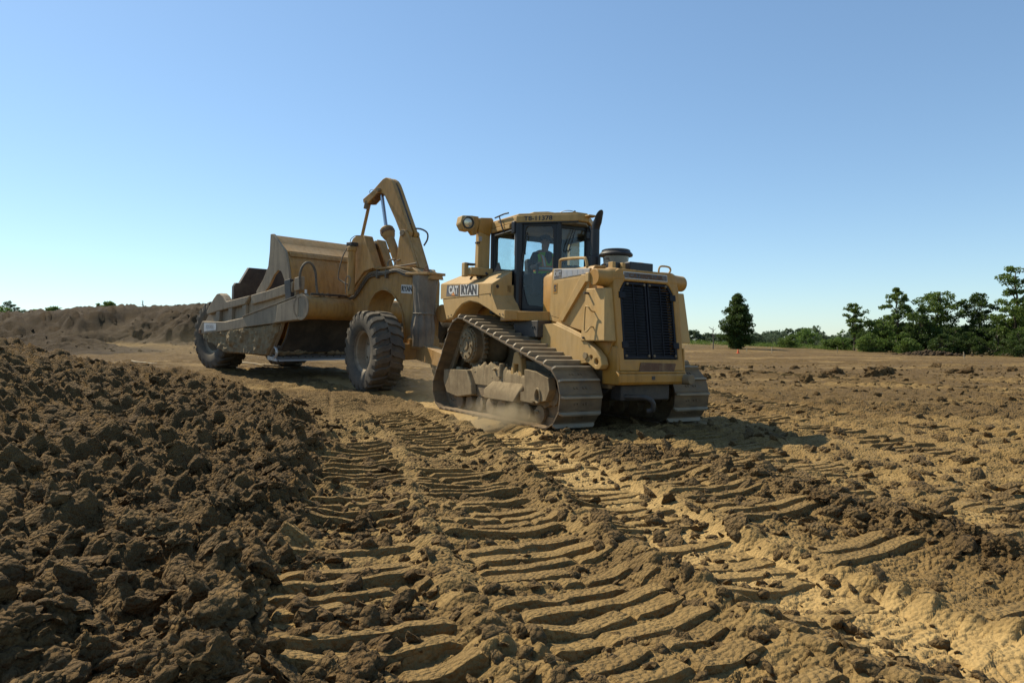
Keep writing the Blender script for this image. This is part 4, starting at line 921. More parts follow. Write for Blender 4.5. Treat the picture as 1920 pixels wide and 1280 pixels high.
# interior
st = MB().box(-.72, -.20, -.24, .24, 2.12, 2.26).side([(-.74, 2.2), (-.62, 2.2), (-.68, 2.74), (-.80, 2.74)], -.24, .24); part('seat', st, 'seat', cab, .04)
for y in (-.42, .42): part('arm_console', MB().box(-.62, -.05, y-.10, y+.10, 2.05, 2.42), 'seat', cab, .03)
part('joystick', MB().cyl((-.12, -.40, 2.42), (-.10, -.40, 2.58), .022, 10), 'black', cab, .004)
part('joystick', MB().cyl((-.12, .40, 2.42), (-.10, .40, 2.58), .022, 10), 'black', cab, .004)
part('dash', MB().side([(.12, 2.2), (.30, 2.2), (.32, 2.52), (.22, 2.56), (.12, 2.4)], -.22, .22), 'black', cab, .02)
# light post
lp = MB().add([(-1.06, -1.09, 2.52), (-.93, -1.09, 2.52), (-.93, -.86, 2.52), (-1.06, -.86, 2.52), (-1.04, -1.075, 3.40), (-.93, -1.075, 3.40), (-.93, -.85, 3.40), (-1.04, -.85, 3.40)],
              [(3,2,1,0), (4,5,6,7), (0,1,5,4), (1,2,6,5), (2,3,7,6), (3,0,4,7)])
lpo = part('light_post', lp, 'yellow_side', TR, .01)
part('post_head', MB().front([(-1.10, 3.17), (-1.06, 3.40), (-.83, 3.42), (-.80, 3.38), (-.86, 3.10)], -1.055, -.915), 'yellow', lpo, .01)
part('post_foot', MB().box(-1.12, -.84, -1.26, -.84, 2.40, 2.53), 'yellow_side', lpo, .012)
part('post_foot', MB().box(-1.10, -.98, -1.32, -1.24, 2.38, 2.62), 'yellow_side', lpo, .012)
part('foot_clip', MB().box(-1.06, -.95, -1.28, -1.12, 2.575, 2.61), 'dark_steel', lpo, .006)
part('lamp_bracket', MB().front([(-1.09, 3.42), (-1.20, 3.42), (-1.26, 3.16), (-1.20, 3.09), (-1.13, 3.10), (-1.07, 3.30)], -1.03, -.93), 'yellow', lpo, .012)
part('post_label', MB().front([(-1.085, 3.00), (-1.02, 3.00), (-1.02, 3.08), (-1.085, 3.08)], -.93, -.926), 'decal_pale', lpo)
part('post_clamp', MB().box(-1.0, -.92, -1.12, -1.06, 2.955, 2.985), 'dark_steel', lpo, .004)
wl = MB().front([(-1.42, 3.40), (-1.20, 3.42), (-1.17, 3.22), (-1.26, 3.15), (-1.39, 3.16), (-1.45, 3.26)], -1.10, -.90)
part('work_light', wl, 'yellow_side', lpo, .02)
part('lamp_ring', MB().lathe([(.105, 0), (.105, .03), (.085, .03), (.085, .012)], (-.90, -1.315, 3.285), (1, 0, -.08), 24, cap=False), 'black', lpo)
part('lamp_lens', MB().lathe([(.088, .012), (.06, .022), (.0, .026)], (-.90, -1.315, 3.285), (1, 0, -.08), 24, cap=False), 'lens', lpo)
# far work light and post
lp2 = MB().box(-1.05, -.93, .86, 1.08, 2.5, 3.2); part('light_post', lp2, 'yellow_side', TR, .01)

# ---------------------------------------------------------------- operator, seated in the cab
OP = empty('person', pose(31.04, -.14, -1.1, (.78, 11.515, 0)))
tag(OP, 'driver in lime hi-vis vest with orange stripes seated behind the cab glass', 'person')
J = {'pelvis': (-.46, 0, 2.36), 'waist': (-.50, 0, 2.52), 'chest': (-.52, 0, 2.70), 'neck0': (-.52, 0, 2.82), 'neck': (-.50, 0, 2.88), 'head0': (-.485, 0, 2.95), 'head1': (-.48, 0, 3.04), 'head2': (-.49, 0, 3.11)}
R_ = {'pelvis': (.15, .17), 'waist': (.12, .16), 'chest': (.13, .18), 'neck0': (.08, .12), 'neck': (.055, .055), 'head0': (.075, .07), 'head1': (.095, .08), 'head2': (.06, .055)}
E_ = [('pelvis', 'waist'), ('waist', 'chest'), ('chest', 'neck0'), ('neck0', 'neck'), ('neck', 'head0'), ('head0', 'head1'), ('head1', 'head2')]
J['nose'] = (-.385, 0, 3.015); R_['nose'] = (.018, .016); E_.append(('head1', 'nose'))
for sd_, nm in ((-1, 'r'), (1, 'l')):
    for k, p, r in (('sh', (-.52, .19, 2.78), .065), ('el', (-.40, .31, 2.53), .05), ('wr', (-.16, .36, 2.57), .032), ('palm', (-.10, .38, 2.59), .036)):
        J[k+nm] = (p[0], sd_*p[1], p[2]); R_[k+nm] = (r, r)
    E_ += [('neck0', 'sh'+nm), ('sh'+nm, 'el'+nm), ('el'+nm, 'wr'+nm), ('wr'+nm, 'palm'+nm)]
    for fi, (dy, ln) in enumerate(((-.024, .040), (-.008, .048), (.008, .045), (.024, .036))):
        J['fa%d%s' % (fi, nm)] = (-.062, sd_*(.38+dy), 2.60); J['fb%d%s' % (fi, nm)] = (-.062+ln*.5, sd_*(.39+dy), 2.57); R_['fa%d%s' % (fi, nm)] = (.0095, .0095); R_['fb%d%s' % (fi, nm)] = (.008, .008)
        E_ += [('palm'+nm, 'fa%d%s' % (fi, nm)), ('fa%d%s' % (fi, nm), 'fb%d%s' % (fi, nm))]
    J['th'+nm] = (-.10, sd_*.345, 2.565); R_['th'+nm] = (.01, .01); E_.append(('wr'+nm, 'th'+nm))
    for k, p, r in (('hip', (-.44, .10, 2.33), .095), ('kn', (-.02, .13, 2.36), .065), ('an', (.10, .13, 1.93), .045), ('toe', (.25, .14, 1.86), .04)):
        J[k+nm] = (p[0], sd_*p[1], p[2]); R_[k+nm] = (r, r)
    E_ += [('pelvis', 'hip'+nm), ('hip'+nm, 'kn'+nm), ('kn'+nm, 'an'+nm), ('an'+nm, 'toe'+nm)]
keys = list(J); me = bpy.data.meshes.new('body'); me.from_pydata([J[k] for k in keys], [(keys.index(a), keys.index(b)) for a, b in E_], []); me.update()
bo_ = link('body', me, OP); me.materials.append(M['skin'])
sk = bo_.modifiers.new('skin', 'SKIN'); sk.use_smooth_shade = True
for i, k in enumerate(keys): me.skin_vertices[0].data[i].radius = R_[k]; me.skin_vertices[0].data[i].use_root = (k == 'pelvis')
sb = bo_.modifiers.new('sub', 'SUBSURF'); sb.levels = 1; sb.render_levels = 1
def loft(sections, n=20):
    """rings (z, cx, rx, ry) stacked into a garment shell"""
    m_ = MB(); vs = []; fs = []
    for z, cx, rx, ry in sections:
        for i in range(n):
            a = 6.28318*i/n; vs.append((cx+rx*math.copysign(abs(math.cos(a))**.8, math.cos(a)), ry*math.copysign(abs(math.sin(a))**.8, math.sin(a)), z))
    for j in range(len(sections)-1):
        for i in range(n): fs.append((j*n+i, j*n+(i+1) % n, (j+1)*n+(i+1) % n, (j+1)*n+i))
    return m_.add(vs, fs)
vest = part('vest', loft([(2.34, -.46, .17, .20), (2.45, -.48, .155, .195), (2.55, -.50, .15, .20), (2.68, -.52, .155, .225), (2.78, -.52, .14, .225), (2.835, -.52, .10, .14), (2.85, -.515, .075, .085)]), 'vest', OP)
part('shirt_front', MB().prism([(-.055, 2.84), (.055, 2.84), (.07, 2.76), (.0, 2.58), (-.07, 2.76)], (-.365, 0, 0), (0, 1, 0), (0, 0, 1), (1, 0, 0), -.02, .004), 'shirt', OP)
part('belt_stripe', loft([(2.50, -.49, .157, .203), (2.525, -.495, .156, .205), (2.575, -.505, .157, .208), (2.60, -.508, .157, .21)]), 'stripe', vest)
part('belt_reflector', loft([(2.532, -.495, .161, .209), (2.568, -.503, .162, .212)]), 'silver', vest)
for sy in (-1, 1):
    for w, mt, dx in ((.045, 'stripe', .0), (.02, 'silver', .004)):
        part('brace_stripe', MB().add([(p[0]+dx, sy*(p[1]+k), p[2]) for p in ((-.34, .10, 2.58), (-.355, .115, 2.70), (-.385, .12, 2.77), (-.46, .115, 2.83), (-.53, .11, 2.84)) for k in (-w, w)],
             [(2*i, 2*i+1, 2*i+3, 2*i+2) for i in range(4)]), mt, vest)
    sl_ = MB().tube(smoothpath([(-.52, sy*.16, 2.79), (-.47, sy*.25, 2.66), (-.42, sy*.29, 2.58)], 4), .08, 12, radii=None); part('sleeve', sl_, 'shirt', OP)
    tr_ = MB().tube(smoothpath([(-.46, sy*.10, 2.34), (-.22, sy*.12, 2.36), (-.01, sy*.13, 2.355), (.05, sy*.13, 2.2), (.10, sy*.13, 1.98)], 4), .1, 12, radii=[.115-.003*i for i in range(17)]); part('trouser_leg', tr_, 'jeans', OP)
    part('boot', MB().tube([(.08, sy*.13, 1.97), (.10, sy*.13, 1.87), (.18, sy*.137, 1.86), (.29, sy*.142, 1.845)], .06, 10, radii=[.06, .06, .055, .045]), 'shirt', OP)
    part('eye', MB().lathe([(.0, 0), (.012, .004), (.0, .012)], (-.392, sy*.033, 3.04), (1, 0, 0), 8, cap=False), 'shirt', OP)
    part('ear', MB().lathe([(.0, -.01), (.028, 0), (.0, .012)], (-.485, sy*.083, 3.02), (0, sy, 0), 10, cap=False), 'skin', OP)
part('cap', loft([(3.06, -.482, .108, .092), (3.09, -.486, .107, .092), (3.13, -.49, .09, .078), (3.15, -.49, .05, .045), (3.158, -.49, .005, .005)]).plan([(-.40, -.07), (-.31, -.05), (-.29, 0), (-.31, .05), (-.40, .07)], 3.065, 3.075), 'shirt', OP)
part('mouth', MB().box(-.402, -.394, -.025, .025, 2.972, 2.978), 'shirt', OP)

# ---------------------------------------------------------------- towed scraper (X forward, Y to its left, Z up; origin under the front axle)
SCZ = CAMZ-1.225
SR = empty('towed_scraper', pose(50.3, -2.7, 0, (-2.41, 17.27, SCZ)))
tag(SR, 'mud stained yellow towed earth scraper with raised lever arm behind the tractor', 'scraper')
def tyre_mesh(R, W, lugs=22):
    m_ = MB(); h = W/2; ri = R*.50
    prof = [(ri, -h*.74), (ri+.03, -h*.84), (R*.62, -h*.95), (R*.76, -h*1.0), (R*.87, -h*.97), (R*.925, -h*.88), (R*.945, -h*.6), (R*.95, 0), (R*.945, h*.6), (R*.925, h*.88), (R*.87, h*.97), (R*.76, h*1.0), (R*.62, h*.95), (ri+.03, h*.84), (ri, h*.74)]
    m_.lathe(prof, (0, 0, 0), (0, 1, 0), 64, cap=False)
    # chevron lugs: bars that start at the shoulder and bend toward the centre line
    for k in range(lugs):
        for sd_ in (-1, 1):
            a0 = 6.28318*(k+(0 if sd_ < 0 else .5))/lugs; st = []
            for (yy, da, r_) in ((1.0, -.02, R*.86), (.97, 0, R*.945), (.88, .015, R*.985), (.55, .075, R), (.25, .085, R), (-.04, .15, R*.995)):
                st.append((sd_*yy*h*1.005, a0+da*1.15, r_))
            wa = 6.28318/lugs*.24; vs = []; fs = []
            for (y, a, r_) in st:
                for (dr, dw) in ((-.075*R, 1.25), (0, 1.0), (0, -1.0), (-.075*R, -1.25)):
                    vs.append(((r_+dr)*math.cos(a+dw*wa), y, (r_+dr)*math.sin(a+dw*wa)))
            for j in range(len(st)-1):
                for c in range(3): q = (j*4+c, j*4+c+1, (j+1)*4+c+1, (j+1)*4+c); fs.append(q if sd_ < 0 else q[::-1])
            e = (len(st)-1)*4; fs.append((3, 2, 1, 0) if sd_ < 0 else (0, 1, 2, 3)); fs.append((e, e+1, e+2, e+3) if sd_ < 0 else (e+3, e+2, e+1, e))
            m_.add(vs, fs)
    return m_.mesh('tyre', M['rubber'], 30)
def wheel(c, R, W, sy, parent, tm, yaw=0.):
    rm = Matrix.Translation(c) @ Matrix.Rotation(yaw, 4, 'Z') @ Matrix.Rotation(random.random()*6, 4, 'Y')
    ri = R*.50; h = W/2
    rim = MB().lathe([(ri*1.0, -h*.76), (ri*1.08, -h*.82), (ri*1.1, -h*.80), (ri*1.02, -h*.70), (ri*.92, -h*.62), (ri*.90, -h*.10), (ri*.55, -h*.06), (ri*.50, -h*.12), (ri*.30, -h*.14), (ri*.28, -h*.34), (0, -h*.36)], (0, 0, 0), (0, 1, 0), 48, cap=False)
    if sy > 0: rim.mirror()
    w = part('wheel', rim, 'bare', parent); w.matrix_local = rm
    t = link('tyre', tm, w)
    for i in range(12):
        a = 6.28318*i/12; part('wheel_nut', MB().lathe([(.022, h*.08), (.022, h*.13)], (ri*.68*math.cos(a), 0, ri*.68*math.sin(a)), (0, sy, 0), 6), 'under', w)
    part('inner_drum', MB().cyl((0, -sy*h*.7, 0), (0, sy*h*.02, 0), ri*.86, 32), 'dark_steel', w)
    return w
TF = tyre_mesh(.975, .76); TB = tyre_mesh(1.05, .80)
DY = rad(36-50.3)
# front dolly: axle, wheels, drawbar
c, s_ = math.cos(DY), math.sin(DY)
def dl(x, y, z): return Vector((x*c-y*s_, x*s_+y*c, z))
for sy in (-1, 1): wheel(dl(0, sy*1.20, .975), .975, .76, sy, SR, TF, DY)
ax = MB().box(-.25, .25, -.85, .85, .78, 1.18); ax.map(lambda p: dl(*p)); part('front_axle', ax, 'scraper', SR, .03)
part('kingpin', MB().lathe([(.42, 1.05), (.42, 1.3), (.34, 1.4), (.34, 2.2)], (.15, 0, 0), (0, 0, 1), 28), 'scraper', SR, .02)
hx, hy = None, None
hw = SR.matrix_world.inverted() @ Vector((-.42, 13.55, .60))       # the tractor's drawbar pin
p0 = dl(.2, 0, .98); dirv = (hw-p0); L_ = dirv.length; dirv.normalize(); side_ = Vector((0, 0, 1)).cross(dirv).normalized()
tg = MB().prism([(0, -.20), (L_*.6, -.14), (L_, -.08), (L_, .08), (L_*.6, .14), (0, .22)], p0, dirv, Vector((0, 0, 1)), side_, -.16, .16); part('drawbar', tg, 'scraper', SR, .02)
part('hitch_eye', MB().lathe([(.15, -.08), (.15, .08)], hw, (0, 0, 1), 20), 'under', SR, .01)

# rear wheels and axle
for sy in (-1, 1): wheel(Vector((-7.75, sy*1.15, 1.05)), 1.05, .80, sy, SR, TB)
part('rear_axle', MB().cyl((-7.75, -1.0, 1.05), (-7.75, 1.0, 1.05), .24, 20), 'dark_steel', SR)
part('rear_frame', MB().side([(-8.3, .95), (-8.25, 1.5), (-7.6, 1.95), (-6.5, 2.0), (-6.3, 1.0)], -.60, .60), 'scraper', SR, .03)
part('push_block', MB().box(-8.75, -8.25, -.4, .4, 1.0, 1.55), 'scraper', SR, .03)

# gooseneck over the front wheels
GN = [(-2.62, 1.72), (-2.50, 2.32), (-2.34, 2.36), (-2.10, 2.50), (-1.58, 3.00), (-1.40, 3.07), (-.48, 3.10), (.08, 3.06), (.28, 2.96), (.36, 2.70), (.36, 1.10), (-.13, 1.10), (-.15, 1.55), (-.22, 1.90), (-.36, 2.18), (-.62, 2.40), (-.85, 2.49), (-1.05, 2.50), (-1.28, 2.42), (-1.45, 2.25), (-1.55, 2.05), (-1.62, 1.72)]
gn = part('gooseneck', MB().side(GN, -.35, .35), 'scraper', SR, .02)
for sy in (-1, 1):
    EDG = [(-2.34, 2.36), (-2.10, 2.50), (-1.58, 3.00), (-1.40, 3.07), (-.48, 3.10), (.08, 3.06)]
    part('gooseneck_flange', MB().side(EDG+[(a+.02, b-.05) for a, b in EDG][::-1], sy*.35, sy*.43), 'scraper', gn, .006)
    arch = GN[11:]
    part('arch_flange', MB().side(arch+[(a, b+.035) if i > 4 else (a+.035, b) for i, (a, b) in enumerate(arch)][::-1], sy*.351, sy*.385), 'scraper', gn)
part('name_plate', MB().side([(-.30, 2.43), (.10, 2.41), (.10, 2.62), (-.30, 2.64)], -.357, -.351), 'white', gn)
text('RYAN', .175, (-.085, -.3575, 2.525), (1, 0, -.02), (0, 0, 1), 'ink', gn, bold=.009, wide=.86)
part('kingpost_cap', MB().plan([(.02, -.52), (.80, -.52), (.88, -.44), (.88, .02), (.02, .30)], 2.86, 2.92), 'scraper', gn, .01)
part('cap_lug', MB().side([(.38, 2.92), (.52, 3.12), (.62, 2.92)], -.30, -.24), 'rust', gn, .008)
part('cap_skirt', MB().front([(-.48, 2.76), (-.44, 2.86), (-.06, 2.86), (-.02, 2.76)], .78, .86), 'scraper', gn, .01)
part('hitch_drum', MB().lathe([(.22, .0), (.22, .60)], (.80, 0, 1.95), (0, 1, 0), 30), 'scraper', SR, .02)
part('lifting_eye', MB().tube([(.80, .20+.085*math.cos(a), 2.24+.085*math.sin(a)) for a in [i*.3927 for i in range(16)]], .028, 8, closed=True), 'scraper', SR)
# hanging hose wrap: a gathered grey sheath round the hoses at the kingpost
vs = []; fs = []; n = 72; ZS = np.linspace(2.86, 1.12, 26)
for j, z in enumerate(ZS):
    t = (2.86-z)/1.74; k = np.interp(t, [0, .12, .45, .55, .75, 1], [1.0, .98, .80, .76, .90, .80]); k2 = np.interp(t, [0, .55, 1], [.02, .085, .06])
    for i in range(n):
        a = 6.28318*i/n; r = 1+k2*math.sin(9*a+1.5*math.sin(3*z))+.5*k2*math.sin(17*a+2.2*z+1)+.03*math.sin(4*z+2*a)
        vs.append((.44+.36*k*r*math.cos(a)-.03*t, -.24+.26*k*r*math.sin(a), z))
for j in range(len(ZS)-1):
    for i in range(n): fs.append((j*n+(i+1) % n, j*n+i, (j+1)*n+i, (j+1)*n+(i+1) % n))
fs.append(tuple(range((len(ZS)-1)*n, len(ZS)*n))[::-1])
part('hose_sheath', MB().add(vs, fs), 'canvas', SR, smooth=80)
part('sheath_band', MB().tube([(.425+.305*math.cos(a*.2618), -.24+.215*math.sin(a*.2618), 1.93) for a in range(24)], .018, 6, closed=True), 'canvas', SR)
# hoses along the gooseneck
for k, (dz, dy) in enumerate(((-.06, -.40), (-.11, -.41), (-.16, -.40))):
    part('hose', MB().tube(smoothpath([(-2.45, dy-.05, 2.33+dz*.3), (-2.12, dy, 2.46+dz), (-1.60, dy, 2.94+dz), (-1.35, dy, 3.02+dz), (-.9, dy-.02, 3.02+dz+.02*k), (-.45, dy-.03, 3.06+dz*.6), (-.1, dy-.02, 3.02+dz), (.25, dy, 2.92+dz*.5)], 5), .022, 8), 'hose' if k else 'canvas', gn)
for x in (-1.18, -.83): part('hose_clamp', MB().box(x-.025, x+.025, -.445, -.35, 2.80, 3.02), 'hose', gn, .008)
part('hose', MB().tube(smoothpath([(-.50, -.25, 3.28), (-.62, -.30, 3.22), (-.60, -.32, 3.12), (-.40, -.33, 3.11), (.0, -.30, 3.15), (.18, -.30, 3.17)], 6), .02, 8), 'canvas', gn)

# lever arm, its cylinder and link
BM = [(-2.22, 4.96), (-2.19, 4.86), (-2.0, 4.83), (-1.62, 5.07), (-1.46, 5.07), (-1.33, 5.00), (-.88, 4.35), (-.62, 3.92), (-.48, 3.82), (-.32, 3.86), (-.29, 3.98), (-.46, 4.28), (-.93, 5.15), (-1.00, 5.27), (-1.09, 5.37), (-1.20, 5.43), (-1.30, 5.445), (-1.40, 5.42), (-1.50, 5.36), (-1.82, 5.15)]
bm1 = part('lever_arm', MB().side(BM, -.145, -.03), 'scraper', SR, .012)
part('lever_plate', MB().side(BM, .03, .145), 'scraper', bm1, .012)
sp_ = [(-.46, 4.2), (-.95, 5.12), (-1.08, 5.28), (-1.22, 5.36), (-1.38, 5.37), (-1.48, 5.32)]
for a, b in zip(sp_[:-1], sp_[1:]):
    d_ = Vector((b[0]-a[0], 0, b[1]-a[1])); L2 = d_.length; d_.normalize()
    part('lever_web', MB().prism([(0, -.04), (L2, -.04), (L2, .04), (0, .04)], (a[0], 0, a[1]), d_, (0, 1, 0), d_.cross(Vector((0, 1, 0))), -.03, .0), 'dark_steel', bm1)
part('lever_tip', MB().side([(-2.22, 4.97), (-2.19, 4.84), (-1.98, 4.82), (-1.7, 5.0), (-1.75, 5.12), (-2.0, 5.08)], -.085, .085), 'rust', bm1, .01)
part('lever_web', MB().side([(-2.05, 4.845), (-1.62, 5.04), (-1.62, 5.07), (-2.05, 4.88)], -.11, .11), 'rust', bm1)
part('pivot_pin', MB().cyl((-.45, -.27, 3.95), (-.45, .27, 3.95), .085, 18), 'under', bm1, .01)
part('pivot_pin', MB().cyl((-1.52, -.225, 5.14), (-1.52, .225, 5.14), .055, 16), 'under', bm1, .006)
part('grease_line', MB().tube(smoothpath([(-1.95, -.14, 5.11), (-1.9, -.15, 5.17), (-1.78, -.15, 5.18), (-1.68, -.21, 5.14), (-1.6, -.21, 5.1)], 4), .008, 5), 'hose', bm1)
for y0, y1 in ((-.24, -.15), (.15, .20)):
    part('lever_bracket', MB().side([(-.66, 3.10), (-.60, 3.75), (-.54, 3.98), (-.40, 4.04), (-.30, 3.92), (.10, 3.08)], y0, y1), 'scraper', SR, .015)
part('lever_bracket', MB().side([(-.24, 3.62), (-.34, 3.80), (-.27, 3.86), (.12, 3.06), (-.06, 3.06)], -.148, .148), 'scraper', SR, .01)
part('hose', MB().tube(smoothpath([(-.42, .10, 4.10), (-.2, .16, 4.08), (-.02, .2, 3.98), (.0, .2, 3.82), (-.10, .18, 3.66)], 6), .022, 8), 'hose', SR)
cy = part('lever_cylinder', MB().lathe([(.11, 0), (.12, .30), (.12, .86), (.135, .88), (.175, .98), (.185, 1.06), (.185, 1.16), (.15, 1.20), (.0, 1.20)], (-.78, 0, 3.12), Vector((-.62, 0, 1.06)), 24, cap=False), 'scraper', SR)
cdir = Vector((-.62, 0, 1.06)).normalized()
part('cylinder_rod', MB().cyl(Vector((-.78, 0, 3.12))+cdir*1.19, (-1.62, 0, 5.12), .05, 16), 'chrome', cy)
part('cylinder_eye', MB().cyl((-.78, -.12, 3.10), (-.78, .12, 3.10), .14, 18), 'under', cy, .01)
part('gland', MB().lathe([(.20, 1.02), (.20, 1.12)], (-.78, 0, 3.12), cdir, 8), 'rust', cy, .01)
part('hose', MB().tube(smoothpath([(-.80, -.16, 3.30), (-.95, -.2, 3.28), (-1.0, -.22, 3.16), (-.88, -.24, 3.06), (-.70, -.25, 3.10)], 6), .025, 8), 'canvas', cy)
part('lift_link', MB().tube([(-2.10, 0, 4.90), (-2.38, 0, 4.02), (-2.85, 0, 3.2)], .045, 10), 'scraper', SR)
part('link_yoke', MB().cyl((-2.08, -.09, 4.92), (-2.14, -.09, 4.70), .07, 10), 'under', SR, .006)

# lift towers with their cylinders
TWN = [(-2.26, 2.30), (-2.24, 3.66), (-2.10, 3.86), (-1.98, 3.92), (-1.66, 3.92), (-1.22, 3.06), (-1.60, 2.98), (-2.10, 2.50)]
for sy in (-1, 1):
    y0, y1 = sorted((sy*.44, sy*.52)); dx = 0 if sy < 0 else -.42
    P = [(a+dx, b) for a, b in TWN]
    t_ = part('lift_tower', MB().side(P, y0, y1), 'scraper', SR, .012)
    part('tower_flange', MB().side([(-1.66+dx, 3.92), (-1.60+dx, 3.90), (-1.16+dx, 3.04), (-1.22+dx, 3.06)], sy*.26, sy*.53), 'scraper', t_, .006)
    part('tower_back', MB().side([(a+dx, b) for a, b in ((-2.2, 3.55), (-2.0, 3.85), (-1.80, 3.85), (-1.4, 3.08), (-1.9, 2.9))], sy*.24, sy*.30), 'scraper', t_, .01)
    cx = -1.86 if sy < 0 else -2.28
    cl = part('lift_cylinder', MB().lathe([(.095, 2.36), (.10, 2.42), (.10, 3.48), (.12, 3.50), (.12, 3.60), (.06, 3.64)], (cx, sy*.72, 0), (0, 0, 1), 22), 'scraper', SR, .004)
    part('trunnion', MB().box(cx-.12, cx+.10, sy*.72-.10, sy*.72+.13, 3.62, 3.72), 'dark_steel', cl, .015)
    part('hose', MB().tube(smoothpath([(cx-.1, sy*.78, 3.60), (cx-.22, sy*.86, 3.3), (cx-.34, sy*.88, 2.82), (cx-.20, sy*.84, 2.70), (cx, sy*.82, 2.62)], 6), .016, 6), 'hose', cl)
    part('hose', MB().tube(smoothpath([(cx-.06, sy*.83, 2.40), (cx-.08, sy*.84, 2.70), (cx+.02, sy*.84, 2.84), (cx+.12, sy*.83, 2.74), (cx+.02, sy*.83, 2.45)], 6), .013, 6), 'canvas', cl)
    part('hose', MB().tube(smoothpath([(cx-.06, sy*.72, 3.68), (cx-.10, sy*.70, 3.80), (cx-.02, sy*.62, 3.90), (cx+.1, sy*.54, 3.91)], 5), .01, 6), 'hose', cl)
part('tower_tie', MB().cyl((-2.05, -.46, 3.70), (-2.40, .46, 3.74), .13, 20), 'dark_steel', SR)

# cross tube and draft arms
tb = part('cross_tube', MB().lathe([(.31, -1.78), (.31, 1.78)], (-2.47, 0, 1.99), (0, 1, 0), 44), 'scraper', SR)
for sy in (-1, 1):
    part('tube_cap', MB().lathe([(.33, 1.775), (.33, 1.80), (.27, 1.80), (.265, 1.775)], (-2.47, 0, 1.99), (0, sy, 0), 40, cap=False), 'bare', tb)
    part('tube_end', MB().lathe([(.29, 1.776), (.285, 1.784), (0, 1.786)], (-2.47, 0, 1.99), (0, sy, 0), 40, cap=False), 'bare', tb, label='grey domed end of the cross tube')
    da = part('draft_arm', MB().side([(-2.40, 2.31), (-2.25, 2.20), (-2.18, 1.99), (-2.25, 1.78), (-2.42, 1.67), (-3.9, 1.52), (-5.36, 1.37), (-5.36, 1.66), (-3.9, 2.0)], sy*1.62, sy*1.775), 'bare', SR, .015)
    part('arm_doubler', MB().side([(-2.60, 2.24), (-2.60, 1.67), (-3.70, 1.555), (-3.62, 1.62), (-3.56, 2.03)], sy*1.776, sy*1.80), 'bare', da, .01)
    part('arm_lip', MB().side([(-2.44, 2.315), (-5.36, 1.665), (-5.36, 1.69), (-2.44, 2.345)], sy*1.60, sy*1.80), 'bare', da)
part('hose_tray', MB().box(-2.42, -2.30, -1.55, -.45, 2.31, 2.36), 'dark_steel', tb, .006)
part('hose', MB().tube([(-2.50, -1.5, 2.33), (-2.50, -.9, 2.335), (-2.46, -.42, 2.34)], .028, 8), 'hose', tb)
part('hose_arch', MB().tube(smoothpath([(-2.64, -1.72, 2.50), (-2.62, -1.75, 2.80), (-2.6, -1.70, 3.02), (-2.6, -1.57, 3.14), (-2.6, -1.42, 3.11), (-2.58, -1.32, 2.92), (-2.57, -1.29, 2.62), (-2.54, -1.27, 2.36)], 6), .032, 10), 'hose', tb)
for y in (-1.27, -1.16, -.98, -.62): part('fitting', MB().cyl((-2.49, y, 2.29), (-2.49, y, 2.38), .035, 8), 'rust', tb, .004)
part('grease_post', MB().cyl((-2.47, -1.66, 2.27), (-2.47, -1.66, 2.44), .03, 10), 'white', tb)

